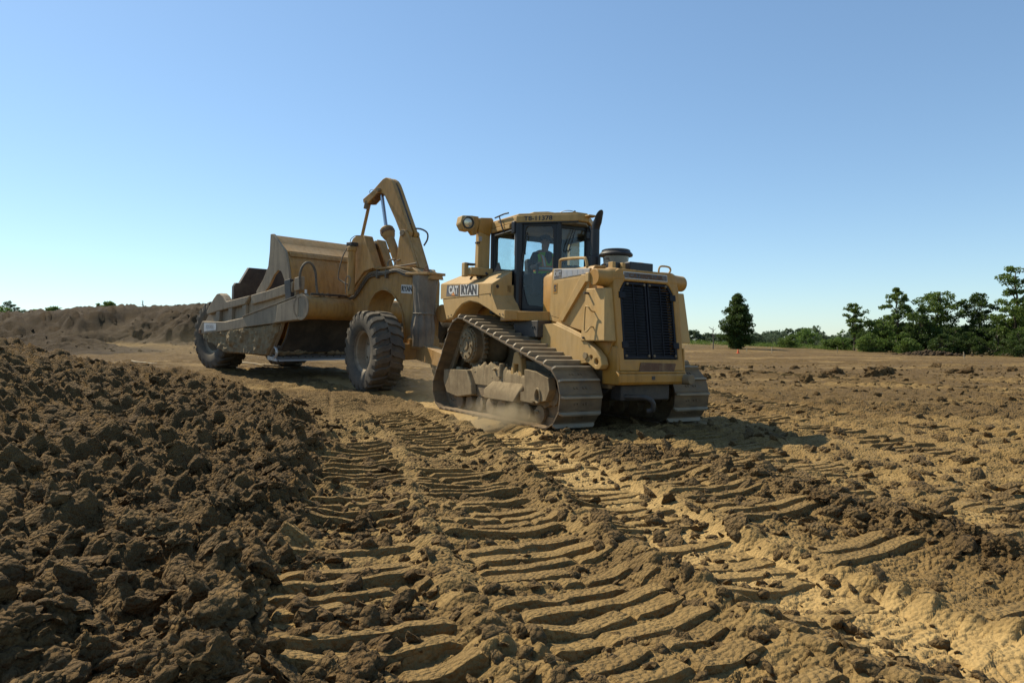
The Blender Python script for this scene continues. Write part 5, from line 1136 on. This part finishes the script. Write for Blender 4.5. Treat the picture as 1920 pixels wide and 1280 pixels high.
# bowl
for sy in (-1, 1):
    o_, i_ = sy*1.60, sy*1.50
    b = part('bowl_side', MB().side([(-2.98, 2.66), (-4.3, 2.40), (-6.43, 2.10), (-6.62, 2.26), (-6.80, 2.34), (-7.02, 2.31), (-7.20, 2.18), (-7.88, 1.50), (-8.13, 1.17), (-7.95, 1.03), (-6.55, .58), (-4.2, .64), (-3.75, 1.30), (-3.62, 1.58), (-3.10, 1.75)], i_, o_), 'bare', SR, .01)
    part('top_rail', MB().side([(-3.05, 2.65), (-4.3, 2.405), (-5.1, 2.285), (-5.1, 2.02), (-4.3, 2.14), (-3.1, 2.36)], o_-sy*.002, sy*1.69), 'bare', b, .02)
    part('top_rail', MB().side([(-5.12, 2.28), (-6.42, 2.10), (-6.62, 2.26), (-6.80, 2.34), (-7.02, 2.31), (-7.20, 2.18), (-7.62, 1.76), (-7.55, 1.68), (-6.9, 1.80), (-5.35, 2.02)], o_-sy*.002, sy*1.72), 'bare', b, .03)
    part('low_rail', MB().side([(-5.40, 1.66), (-6.6, 1.50), (-7.86, 1.48), (-8.12, 1.16), (-7.95, 1.06), (-5.40, 1.34)], o_-sy*.002, sy*1.72), 'bare', b, .03)
    for x in (-5.45, -6.22, -6.95): part('rail_post', MB().side([(x-.11, 1.46), (x+.11, 1.52), (x+.10, 2.02), (x-.10, 1.98)], o_-sy*.002, sy*1.70), 'bare', b, .02)
    part('belly_mud', MB().side([(-7.90, 1.05), (-5.40, 1.33), (-3.68, 1.53), (-3.80, 1.22), (-4.25, .68), (-6.50, .63)], o_-sy*.002, sy*1.63), 'mud', b, .02)
    for x in (): part('belly_rib', MB().side([(x-.05, .68), (x+.05, .68), (x+.08, 1.36), (x-.08, 1.34)], sy*1.631, sy*1.70), 'mud', b, .02)
    nx_, nz_ = 130, 34; gu = np.linspace(-7.86, -3.74, nx_)
    zt = np.interp(gu, [-7.9, -5.4, -3.68], [1.07, 1.35, 1.54]); zb = np.interp(gu, [-7.9, -6.5, -4.25, -3.74], [1.02, .60, .64, 1.30])
    tt = np.linspace(0, 1, nz_); gz_ = zt[:, None]*(1-tt)+zb[:, None]*tt; gu2 = np.repeat(gu[:, None], nz_, 1)
    off_ = .02+.55*lumps(gu2.ravel(), gz_.ravel()*.6, .30, 960, .7)+.6*lumps(gu2.ravel(), gz_.ravel()*.8, .12, 970, .8)+.09*fbm(gu2.ravel()*4, gz_.ravel()*2, 980, 4)
    off_ = off_.reshape(gu2.shape); off_[:, 0] = 0; off_[:, -1] = 0; off_[0] = 0; off_[-1] = 0
    ii = np.arange(gu2.size).reshape(gu2.shape); q_ = np.stack([ii[:-1, :-1], ii[1:, :-1], ii[1:, 1:], ii[:-1, 1:]], -1).reshape(-1, 4)
    mo = link('caked_mud', npmesh('caked_mud', np.stack([gu2, sy*(1.625+off_), gz_], -1).reshape(-1, 3), q_ if sy > 0 else q_[:, ::-1], M['mud'], True), b); mo['kind'] = 'stuff'
    mv = []; mf = []; off = 0
    for k in range(40):
        Vb, Fb = SB2[k % len(SB2)]; x = random.uniform(-7.4, -4.0); z = 1.30-.13*(abs(x)-4)*.2-random.random()**1.5*.55; z = max(z, .68+max(0, -x-6.4)*.38); sc = random.uniform(.02, .06)
        mv.append(Vb*np.array([sc, sc*.4, sc*1.6])+np.array([x, sy*1.64, z])); mf.append(Fb+off); off += len(Vb)
    mo = link('caked_mud', npmesh('caked_mud', np.concatenate(mv), np.concatenate(mf), M['mud'], True), b); mo['kind'] = 'stuff'
    part('marker_lamp', MB().box(-8.02, -7.90, sy*1.72, sy*1.75, 1.10, 1.22), 'rust', b, .008)
    part('wear_plate', MB().side([(-2.95, 2.40), (-2.70, 2.43), (-2.70, 2.78), (-2.95, 2.74)], sy*1.55, sy*1.70), 'bare', b, .015)
    part('guide_bar', MB().side([(-3.30, 1.98), (-3.05, 2.02), (-3.15, 2.72), (-3.42, 2.68)], sy*1.60, sy*1.705), 'dark_steel', b, .01)
nb = [o for o in SR.children if o.name.startswith('bowl_side')][0]
part('side_decal', MB().side([(-7.72, 1.17), (-6.98, 1.24), (-6.98, 1.44), (-7.72, 1.43)], -1.726, -1.7205), 'white', nb)
text('RYAN', .15, (-7.36, -1.7265, 1.32), (1, 0, .03), (0, 0, 1), 'decal_pale', nb, bold=.008, wide=1.1)
EJ = [(-1.49, .8), (-1.49, 2.55), (-1.42, 2.66), (-1.30, 2.66), (-1.02, 3.14), (1.02, 3.14), (1.30, 2.66), (1.42, 2.66), (1.49, 2.55), (1.49, .8)]
part('ejector', MB().front(EJ, -6.55, -6.43), 'dark_steel', SR, .01)
part('bowl_floor', MB().box(-7.0, -4.05, -1.5, 1.5, .60, .68), 'dark_steel', SR, .01)
# soil load inside the bowl
gx, gy = np.meshgrid(np.linspace(-6.4, -4.0, 40), np.linspace(-1.48, 1.48, 48), indexing='ij')
lz = 1.5+.35*np.sin(np.clip((gx+6.4)/2.4, 0, 1)*3.14)*np.cos(gy)+.5*lumps(gx.ravel(), gy.ravel(), .35, 910, .8).reshape(gx.shape)+.5*lumps(gx.ravel(), gy.ravel(), .15, 920, .8).reshape(gx.shape)
ii = np.arange(gx.size).reshape(gx.shape)
lo_ = link('soil_load', npmesh('soil_load', np.stack([gx, gy, lz], -1).reshape(-1, 3), np.stack([ii[:-1, :-1], ii[1:, :-1], ii[1:, 1:], ii[:-1, 1:]], -1).reshape(-1, 4), M['clod'], True), SR); lo_['kind'] = 'stuff'
# apron: folded sheet between two horned end plates
AP = [(-4.48, 3.97), (-3.78, 3.47), (-3.66, 3.28), (-3.57, 2.95), (-3.50, 2.55), (-3.50, 2.1), (-3.58, 1.65), (-3.76, 1.2), (-4.05, .78)]
vs = []; fs = []
inn = [(a-.05, b-.02) for a, b in AP]
apr = part('apron', MB().side(AP+inn[::-1], -1.40, 1.40), 'scraper', SR, .008)
for (i0, i1) in ((3, 4), (4, 5)): pass
part('apron_fold', MB().tube([(-3.775, -1.4, 3.48), (-3.775, 1.4, 3.48)], .035, 10), 'scraper', apr)
part('apron_stiffener', MB().side([(-4.10, 3.72), (-3.80, 3.50), (-3.70, 3.46), (-3.66, 3.36), (-3.74, 3.44), (-4.10, 3.69)], -1.38, 1.38), 'scraper', apr, .004)
for sy in (-1, 1):
    part('apron_end', MB().side([(-4.54, 3.99), (-4.40, 3.99), (-3.76, 3.47), (-3.60, 3.0), (-3.52, 2.6), (-3.55, 2.2), (-3.80, 2.2), (-3.78, 2.70), (-3.95, 2.95), (-4.12, 2.98), (-4.30, 2.86), (-4.55, 2.55), (-4.75, 2.40), (-5.20, 2.28), (-5.20, 2.42), (-4.85, 2.75), (-4.62, 3.1), (-4.56, 3.5)], sy*1.40, sy*1.47), 'bare', apr, .01)
part('apron_lower', MB().side([(-3.40, 1.72), (-3.46, 1.70), (-3.70, 1.15), (-4.02, .74), (-3.96, .74), (-3.62, 1.15)], -1.46, 1.46), 'dark_steel', apr, .006)
# cutting edge with bits, and the earth riding on it
ce = part('cutting_edge', MB().side([(-4.30, .66), (-4.28, .70), (-3.86, .545), (-3.84, .50)], -1.52, 1.52), 'edge', SR, .006, label='bright worn steel cutting edge under the bowl')
for y in np.linspace(-1.3, 1.3, 12): part('edge_bolt', MB().lathe([(.022, 0), (.022, .02)], (-4.02, float(y), .605), (.35, 0, .94), 8), 'dark_steel', ce)
part('side_cutter', MB().tube(smoothpath([(-4.10, -1.56, .56), (-3.98, -1.57, .60), (-3.90, -1.57, .72), (-3.93, -1.57, .84), (-4.02, -1.57, .88)], 5), .035, 8), 'edge', ce)
part('side_cutter', MB().side([(-4.34, .52), (-3.86, .50), (-3.95, .60), (-4.34, .64)], -1.59, -1.53), 'edge', ce, .01)
mv = []; mf = []; off = 0
for k in range(60):
    Vb, Fb = SB[k % len(SB)]; sc = random.uniform(.06, .15); mv.append(Vb*sc*np.array([.9, 1.4, .8])+np.array([random.uniform(-4.15, -3.98), random.uniform(-1.45, 1.45), .73+random.uniform(-.03, .06)])); mf.append(Fb+off); off += len(Vb)
mo = link('caked_mud', npmesh('caked_mud', np.concatenate(mv), np.concatenate(mf), M['mud'], True), ce); mo['kind'] = 'stuff'

# ---------------------------------------------------------------- trees and far scenery
def leaf_mat(name, c1, c2):
    m = bpy.data.materials.new(name); m.use_nodes = True; nt = m.node_tree; bs = nt.nodes['Principled BSDF']; o = nt.nodes['Material Output']
    f, _ = noise_fac(nt, .9, .35, .65, 4); f2, _ = noise_fac(nt, 7, .3, .7, 3)
    c = mixc(nt, f, c1, c2); c = mixc(nt, f2, c, tuple(v*.7 for v in c1)); nt.links.new(c, bs.inputs['Base Color']); bs.inputs['Roughness'].default_value = .6; bs.inputs['Specular IOR Level'].default_value = .25
    t = N(nt, 'ShaderNodeBsdfTranslucent'); nt.links.new(c, t.inputs[0]); mx = N(nt, 'ShaderNodeMixShader'); mx.inputs[0].default_value = .48
    nt.links.new(bs.outputs[0], mx.inputs[1]); nt.links.new(t.outputs[0], mx.inputs[2]); nt.links.new(mx.outputs[0], o.inputs[0])
    return m
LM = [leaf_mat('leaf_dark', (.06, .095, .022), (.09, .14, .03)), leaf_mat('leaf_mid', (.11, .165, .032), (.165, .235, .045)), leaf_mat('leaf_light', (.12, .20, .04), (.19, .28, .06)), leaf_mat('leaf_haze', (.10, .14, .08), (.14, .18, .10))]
def leaves(C, Rr, per, size, seed):
    """leaf cards scattered round the cluster centres C with radii Rr"""
    r = np.random.default_rng(seed); n = len(C)*per
    c = np.repeat(C, per, 0); rr = np.repeat(Rr, per)
    d = r.normal(size=(n, 3)); d /= np.linalg.norm(d, axis=1)[:, None]; d[:, 2] *= .62
    p = c+d*(rr*r.random(n)**.45)[:, None]
    nn = r.normal(size=(n, 3))+np.array([0, 0, .5]); nn /= np.linalg.norm(nn, axis=1)[:, None]
    a = np.cross(nn, r.normal(size=(n, 3))); a /= np.linalg.norm(a, axis=1)[:, None]; b = np.cross(nn, a)
    s = size*(.6+.8*r.random(n))[:, None]
    V = np.stack([p-a*s*.55, p-b*s*.33+a*s*.05, p+a*s*.6, p+b*s*.33+a*s*.05], 1).reshape(-1, 3)
    F = np.arange(n*4).reshape(n, 4); return V, F
def P_at(px, d): return ((px-960)/1280*d, d)
def tree(px, d, top_py, prof, leaf, label, trunk_r=.16, base=0.0, nclu=90, per=80, size=.22, clr=(.42, .75), seed=1, lean_=0., group=None, name='broadleaf_tree', stems=1, cat='tree', zb=None):
    """prof: list of (height fraction, half width in metres) for the crown outline"""
    r = random.Random(seed); x, y = P_at(px, d); z0 = gz1(x, y)-.05; H = CAMZ+(640-top_py)/1280*d-z0
    root = empty(name, Matrix.Translation((x, y, z0))); tag(root, label, cat, group)
    hs = [p[0] for p in prof]; ws = [p[1] for p in prof]; C = []; Rr = []
    ld = r.uniform(0, 6.28)
    while len(C) < nclu:
        h = hs[0]+(1-hs[0])*r.random(); w = np.interp(h, hs, ws); wmax = max(ws)
        if r.random() > (.25+.75*w/wmax): continue
        a = r.uniform(0, 6.283); lob = 1+.28*math.sin(3*a+5*h+seed)+.16*math.sin(7*a-9*h); q = math.sqrt(r.random())
        rad_ = w*q*lob; C.append((rad_*math.cos(a)+lean_*h, rad_*math.sin(a), h*H)); Rr.append(r.uniform(*clr)*min(1, .45+w/wmax))
    C = np.array(C); Rr = np.array(Rr); C[:, 2] = np.minimum(C[:, 2], H-Rr*.5)
    V, F = leaves(C, Rr, per, size, seed)
    link('crown', npmesh('crown', V, F, LM[leaf], False), root)
    t = MB()
    for sidx in range(stems):
        ox = 0 if stems == 1 else r.uniform(-.5, .5); k = 7
        pts_ = [(ox+lean_*i/k+.12*math.sin(i*1.7+seed), .08*math.cos(i*2.1+seed), H*.93*i/k) for i in range(k+1)]; pts_[0] = (ox, 0, -.3)
        t.tube(pts_, trunk_r, 8, radii=[trunk_r*(1.15-.95*i/k) for i in range(k+1)])
    for i in range(min(26, len(C))):
        cc = C[(i*7) % len(C)]; h0 = max(.12*H, cc[2]-.12*H-abs(cc[0])*.5); f = h0/H
        t.tube([(lean_*f, 0, h0), (lean_*f+(cc[0]-lean_*f)*.55, cc[1]*.55, h0+(cc[2]-h0)*.45), tuple(cc)], .04, 5, radii=[trunk_r*.42*(1-.5*f), trunk_r*.26, .012])
    part('trunk', t, 'bark', root)
    return root
OVAL = [(.04, 1.15), (.12, 1.75), (.30, 2.1), (.5, 2.0), (.7, 1.5), (.88, .8), (1, .25)]
tree(1383, 70, 551, [(a, w*.64) for a, w in OVAL], 0, 'dense dark oval tree standing alone beside a bare dead sapling', .16, nclu=260, per=90, size=.17, clr=(.32, .55), seed=3)
tree(1601, 72, 569, [(.30, .2), (.42, .55), (.55, .7), (.62, .85), (.75, 1.0), (.88, 1.0), (1, .35)], 1, 'slender tree with bare lower trunk and small tufted crown', .075, nclu=44, per=70, size=.17, clr=(.25, .42), seed=5)
tree(1682, 74, 540, [(.28, .5), (.4, 1.2), (.52, 2.0), (.62, 1.5), (.78, 1.25), (.9, .9), (1, .35)], 1, 'tall tree with layered open crown and straight bare trunk', .13, nclu=62, per=80, size=.19, clr=(.32, .55), seed=8)
tree(1655, 70, 600, [(.02, 1.4), (.3, 1.7), (.6, 1.6), (.85, 1.1), (1, .4)], 1, 'rounded bushy tree at the foot of the tall layered tree', .12, nclu=80, per=80, size=.18, clr=(.35, .6), seed=9)
tree(1758, 74, 546, [(.10, 1.5), (.3, 1.6), (.5, 1.7), (.66, 2.6), (.8, 2.5), (.92, 1.8), (1, .7)], 1, 'broad spreading tree with lit yellow-green crown', .17, nclu=120, per=80, size=.19, clr=(.38, .65), seed=12, stems=2)
tree(1725, 70, 590, [(.02, 1.3), (.3, 1.6), (.6, 1.5), (.85, 1.0), (1, .3)], 0, 'dark bushy tree in front of the broad spreading tree', .12, nclu=80, per=80, size=.18, clr=(.35, .6), seed=13)
tree(1838, 72, 549, [(.12, 1.3), (.3, 1.5), (.5, 1.8), (.7, 1.9), (.85, 1.4), (1, .5)], 0, 'round topped tree with thin grey trunk among dark undergrowth', .11, nclu=100, per=80, size=.18, clr=(.35, .6), seed=17)
tree(1905, 66, 497, [(.12, 1.6), (.3, 1.9), (.5, 2.1), (.62, 1.6), (.72, .9), (.82, 1.3), (.93, 1.2), (1, .5)], 1, 'tallest tree with ragged two tier crown at the end of the wood', .18, nclu=110, per=85, size=.19, clr=(.36, .6), seed=19)
tree(1965, 66, 520, [(.08, 1.8), (.4, 2.2), (.7, 1.9), (1, .6)], 0, 'dark full tree past the tallest tree of the wood', .18, nclu=110, per=80, size=.2, clr=(.4, .65), seed=23)
tree(2040, 64, 510, [(.08, 1.8), (.4, 2.2), (.7, 1.9), (1, .6)], 1, 'green spreading tree at the far corner of the wood', .18, nclu=110, per=80, size=.2, clr=(.4, .65), seed=25)
sh = 0
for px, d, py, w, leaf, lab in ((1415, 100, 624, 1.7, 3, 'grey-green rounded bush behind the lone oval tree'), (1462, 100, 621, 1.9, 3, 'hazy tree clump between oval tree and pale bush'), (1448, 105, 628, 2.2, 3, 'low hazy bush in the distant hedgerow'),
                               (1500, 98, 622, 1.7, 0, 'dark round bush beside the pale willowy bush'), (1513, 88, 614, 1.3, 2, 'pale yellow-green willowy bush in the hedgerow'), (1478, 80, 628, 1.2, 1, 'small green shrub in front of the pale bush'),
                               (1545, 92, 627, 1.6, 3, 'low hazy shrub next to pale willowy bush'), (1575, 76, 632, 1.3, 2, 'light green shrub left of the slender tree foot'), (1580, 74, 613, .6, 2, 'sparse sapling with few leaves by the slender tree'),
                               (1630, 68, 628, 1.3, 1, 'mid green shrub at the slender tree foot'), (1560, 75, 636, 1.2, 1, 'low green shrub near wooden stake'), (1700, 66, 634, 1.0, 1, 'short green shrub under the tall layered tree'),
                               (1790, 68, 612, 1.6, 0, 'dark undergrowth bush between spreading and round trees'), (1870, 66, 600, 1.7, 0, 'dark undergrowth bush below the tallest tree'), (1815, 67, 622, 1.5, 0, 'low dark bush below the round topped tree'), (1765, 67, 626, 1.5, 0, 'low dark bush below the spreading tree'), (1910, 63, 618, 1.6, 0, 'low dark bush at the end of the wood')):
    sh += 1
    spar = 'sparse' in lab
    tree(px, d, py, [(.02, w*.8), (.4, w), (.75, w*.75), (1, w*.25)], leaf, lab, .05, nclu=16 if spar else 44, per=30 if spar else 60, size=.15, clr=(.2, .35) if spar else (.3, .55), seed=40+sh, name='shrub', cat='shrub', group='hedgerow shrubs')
def woodland(name, segs, hmin, hmax, leaf, n, per, size, label, seed):
    r = np.random.default_rng(seed); C = []; Rr = []
    for i in range(n):
        t = r.random()*(len(segs)-1); k = int(t); t -= k; x = segs[k][0]*(1-t)+segs[k+1][0]*t; y = segs[k][1]*(1-t)+segs[k+1][1]*t
        x += r.normal()*.8; y += r.normal()*2.0; h = (hmin+(hmax-hmin)*vn(np.array([x*.35]), np.array([y*.1]), seed)[0])
        C.append((x, y, gz1(x, y)+h*r.random()**.7)); Rr.append(r.uniform(.4, .9))
    V, F = leaves(np.array(C), np.array(Rr), per, size, seed)
    o = link(name, npmesh(name, V, F, LM[leaf], False)); return tag(o, label, 'woodland', None, 'stuff')
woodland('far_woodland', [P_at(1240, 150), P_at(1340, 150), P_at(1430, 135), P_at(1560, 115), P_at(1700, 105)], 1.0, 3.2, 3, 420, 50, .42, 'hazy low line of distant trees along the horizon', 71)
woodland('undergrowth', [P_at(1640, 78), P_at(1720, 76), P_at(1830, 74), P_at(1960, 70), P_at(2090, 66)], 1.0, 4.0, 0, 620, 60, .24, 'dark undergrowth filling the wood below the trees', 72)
woodland('far_grass', [P_at(1290, 90), P_at(1420, 86), P_at(1500, 80), P_at(1600, 74)], .05, .25, 1, 260, 40, .12, 'strip of light green weeds along the field edge', 73)
# hill-top shrubs and far left trees
for px, d, py, w, leaf, lab in ((203, 50, 565, .55, 1, 'small rounded shrub on the crest of the spoil hill'), (98, 52, 573, .45, 2, 'two small weeds on the crest of the spoil hill'), (14, 60, 564, .9, 3, 'rounded grey-green tree past the end of the spoil hill'), (32, 62, 577, 1.1, 3, 'low green bush past the end of the spoil hill'), (4, 58, 576, 1.2, 2, 'light green bush past the end of the spoil hill'), (66, 56, 580, .5, 2, 'tiny weed clump on the spoil hill')):
    sh += 1
    tree(px, d, py, [(.02, w*.8), (.4, w), (.75, w*.7), (1, w*.2)], leaf, lab, .05, nclu=26, per=50, size=.12, clr=(.15, .32), seed=140+sh, name='shrub', cat='shrub', group='shrubs on the hill crest')
def dead(px, d, top_py, label, name, r0, nb, seed, cat):
    r = random.Random(seed); x, y = P_at(px, d); z0 = gz1(x, y)-.1; H = CAMZ+(640-top_py)/1280*d-z0; t = MB()
    t.tube([(0, 0, 0), (.04, 0, H*.4), (-.02, 0, H*.75), (.03, 0, H)], r0, 6, radii=[r0, r0*.8, r0*.5, r0*.2])
    for i in range(nb):
        h = H*r.uniform(.5, .95); a = r.uniform(0, 6.28); l = H*r.uniform(.08, .2); t.tube([(0, 0, h), (l*math.cos(a)*.6, l*math.sin(a)*.6, h+l*.3), (l*math.cos(a), l*math.sin(a), h+l*.75)], r0*.4, 5, radii=[r0*.4, r0*.28, r0*.12])
    root = empty(name, Matrix.Translation((x, y, z0))); part('trunk', t, 'deadwood', root); return tag(root, label, cat)
dead(1337, 68, 612, 'bare dead sapling standing beside the lone oval tree', 'dead_tree', .06, 12, 3, 'dead tree')
dead(268, 49, 564, 'short broken snag sticking up from the hill crest', 'tree_snag', .06, 3, 5, 'snag')
dead(157, 50, 575, 'thin dry stick on the crest left of the round shrub', 'dry_stick', .02, 2, 6, 'stick')
dead(366, 50, 569, 'thin dry stick on the hill crest beside the scraper wheel', 'dry_stick', .02, 2, 7, 'stick')
# survey stakes and an orange marker
for px, d, py, h, lab in ((1447, 58, 650, .55, 'pale wooden survey stake in open field beyond the orange marker'), (1570, 64, 647, .5, 'wooden survey stake before the light green shrubs'), (1808, 50, 659, .55, 'wooden survey stake before the dark wood'), (1400, 62, 648, .35, 'short wooden survey stake near the orange marker')):
    x, y = P_at(px, d); z = gz1(x, y)
    st_ = MB().add([(-.035, -.02, -.2), (.035, -.02, -.2), (.035, .02, -.2), (-.035, .02, -.2), (-.035, -.02, h), (.035, -.02, h*.97), (.035, .02, h*.97), (-.035, .02, h)], [(3,2,1,0), (4,5,6,7), (0,1,5,4), (1,2,6,5), (2,3,7,6), (3,0,4,7)])
    o = part('survey_stake', st_, 'wood', None, .004); o.location = (x, y, z); o.rotation_euler = (random.gauss(0, .04), random.gauss(0, .05), random.random()); tag(o, lab, 'stake', 'survey stakes along the field edge')
x, y = P_at(1384, 56); mk = empty('marker_cone', Matrix.Translation((x, y, gz1(x, y)))); tag(mk, 'small orange marker cone below the lone oval tree', 'cone')
part('cone', MB().lathe([(.10, .02), (.095, .05), (.03, .32), (.022, .34), (0, .34)], (0, 0, 0), (0, 0, 1), 18, cap=False), 'safety_orange', mk)
part('base', MB().box(-.13, .13, -.13, .13, -.02, .03), 'safety_orange', mk, .01)
# heap of rubble by the wood
mv = []; mf = []; off = 0
x, y = P_at(1742, 60); z = gz1(x, y)
for k in range(260):
    Vb, Fb = SB[k % len(SB)]; a = random.gauss(0, 1.5); b_ = random.gauss(0, .8); sc = random.uniform(.06, .2)
    mv.append(Vb*sc+np.array([x+a, y+b_, z+max(0, .42*math.exp(-(a/2.2)**2-(b_/1.2)**2))*random.random()])); mf.append(Fb+off); off += len(Vb)
o = link('rubble_heap', npmesh('rubble_heap', np.concatenate(mv), np.concatenate(mf), M['hill_clod'], True)); tag(o, 'low heap of grey brown rubble before the wood', 'rubble', None, 'stuff')
# branches lying on the heap and the bank
for i, (x0, y0, x1, y1, r0, lab) in enumerate(((-14.2, 25.5, -12.6, 24.2, .035, 'pale dry branch lying on the bank left of the haul lane'), (-9.6, 24.2, -7.6, 22.4, .03, 'pale dry branch lying on the haul lane behind the scraper'), (-8.4, 22.6, -7.1, 21.9, .02, 'short dry stick lying near the scraper rear wheel'))):
    k = 6; t = MB().tube([(x0+(x1-x0)*j/k-x0, y0+(y1-y0)*j/k-y0, gz1(x0+(x1-x0)*j/k, y0+(y1-y0)*j/k)+.05) for j in range(k+1)], r0, 6, radii=[r0*(1.1-.8*j/k) for j in range(k+1)])
    o = part('dry_branch', t, 'wood', None); o.location = (x0, y0, 0); tag(o, lab, 'branch')

# ---------------------------------------------------------------- dust raised by the machines
def dust_mat(name, dens, scale, col):
    m = bpy.data.materials.new(name); m.use_nodes = True; nt = m.node_tree; nt.nodes.clear(); o = N(nt, 'ShaderNodeOutputMaterial'); v = N(nt, 'ShaderNodeVolumePrincipled')
    v.inputs['Color'].default_value = (*col, 1); v.inputs['Anisotropy'].default_value = .45
    tc = N(nt, 'ShaderNodeTexCoord'); ln = N(nt, 'ShaderNodeVectorMath', operation='LENGTH'); nt.links.new(tc.outputs['Object'], ln.inputs[0])
    mr = N(nt, 'ShaderNodeMapRange', interpolation_type='SMOOTHSTEP'); mr.inputs[1].default_value = 1.0; mr.inputs[2].default_value = .15; nt.links.new(ln.outputs['Value'], mr.inputs[0])
    no = N(nt, 'ShaderNodeTexNoise'); no.inputs['Scale'].default_value = scale; no.inputs['Detail'].default_value = 4; nt.links.new(tc.outputs['Object'], no.inputs['Vector'])
    m2 = N(nt, 'ShaderNodeMapRange'); m2.inputs[1].default_value = .38; m2.inputs[2].default_value = .70; nt.links.new(no.outputs[0], m2.inputs[0])
    a = N(nt, 'ShaderNodeMath', operation='MULTIPLY'); nt.links.new(mr.outputs[0], a.inputs[0]); nt.links.new(m2.outputs[0], a.inputs[1])
    b = N(nt, 'ShaderNodeMath', operation='MULTIPLY'); nt.links.new(a.outputs[0], b.inputs[0]); b.inputs[1].default_value = dens
    nt.links.new(b.outputs[0], v.inputs['Density']); nt.links.new(v.outputs[0], o.inputs['Volume'])
    return m
def dust(loc, sc, dens, scale, label):
    bm = bmesh.new(); bmesh.ops.create_icosphere(bm, subdivisions=3, radius=1.0); me = bpy.data.meshes.new('dust_cloud'); bm.to_mesh(me); bm.free()
    me.materials.append(dust_mat('dust', dens, scale, (.90, .73, .47)))
    o = link('dust_cloud', me); o.location = loc; o.scale = sc; return tag(o, label, 'dust', None, 'stuff')
tw = TR.matrix_world
dust(tw @ Vector((.85, -1.62, .06)), (.85, .48, .46), 8.5, 2.2, 'thick puff of dust kicked up at the near track')
dust(tw @ Vector((-2.3, -.7, .55)), (1.5, 1.2, 1.1), .42, 1.8, 'thin dust hanging between the scraper and the tractor')
dust((-14., 32., 1.2), (9., 4., 1.5), .05, 2.0, 'thin dust drifting along the foot of the spoil hill')
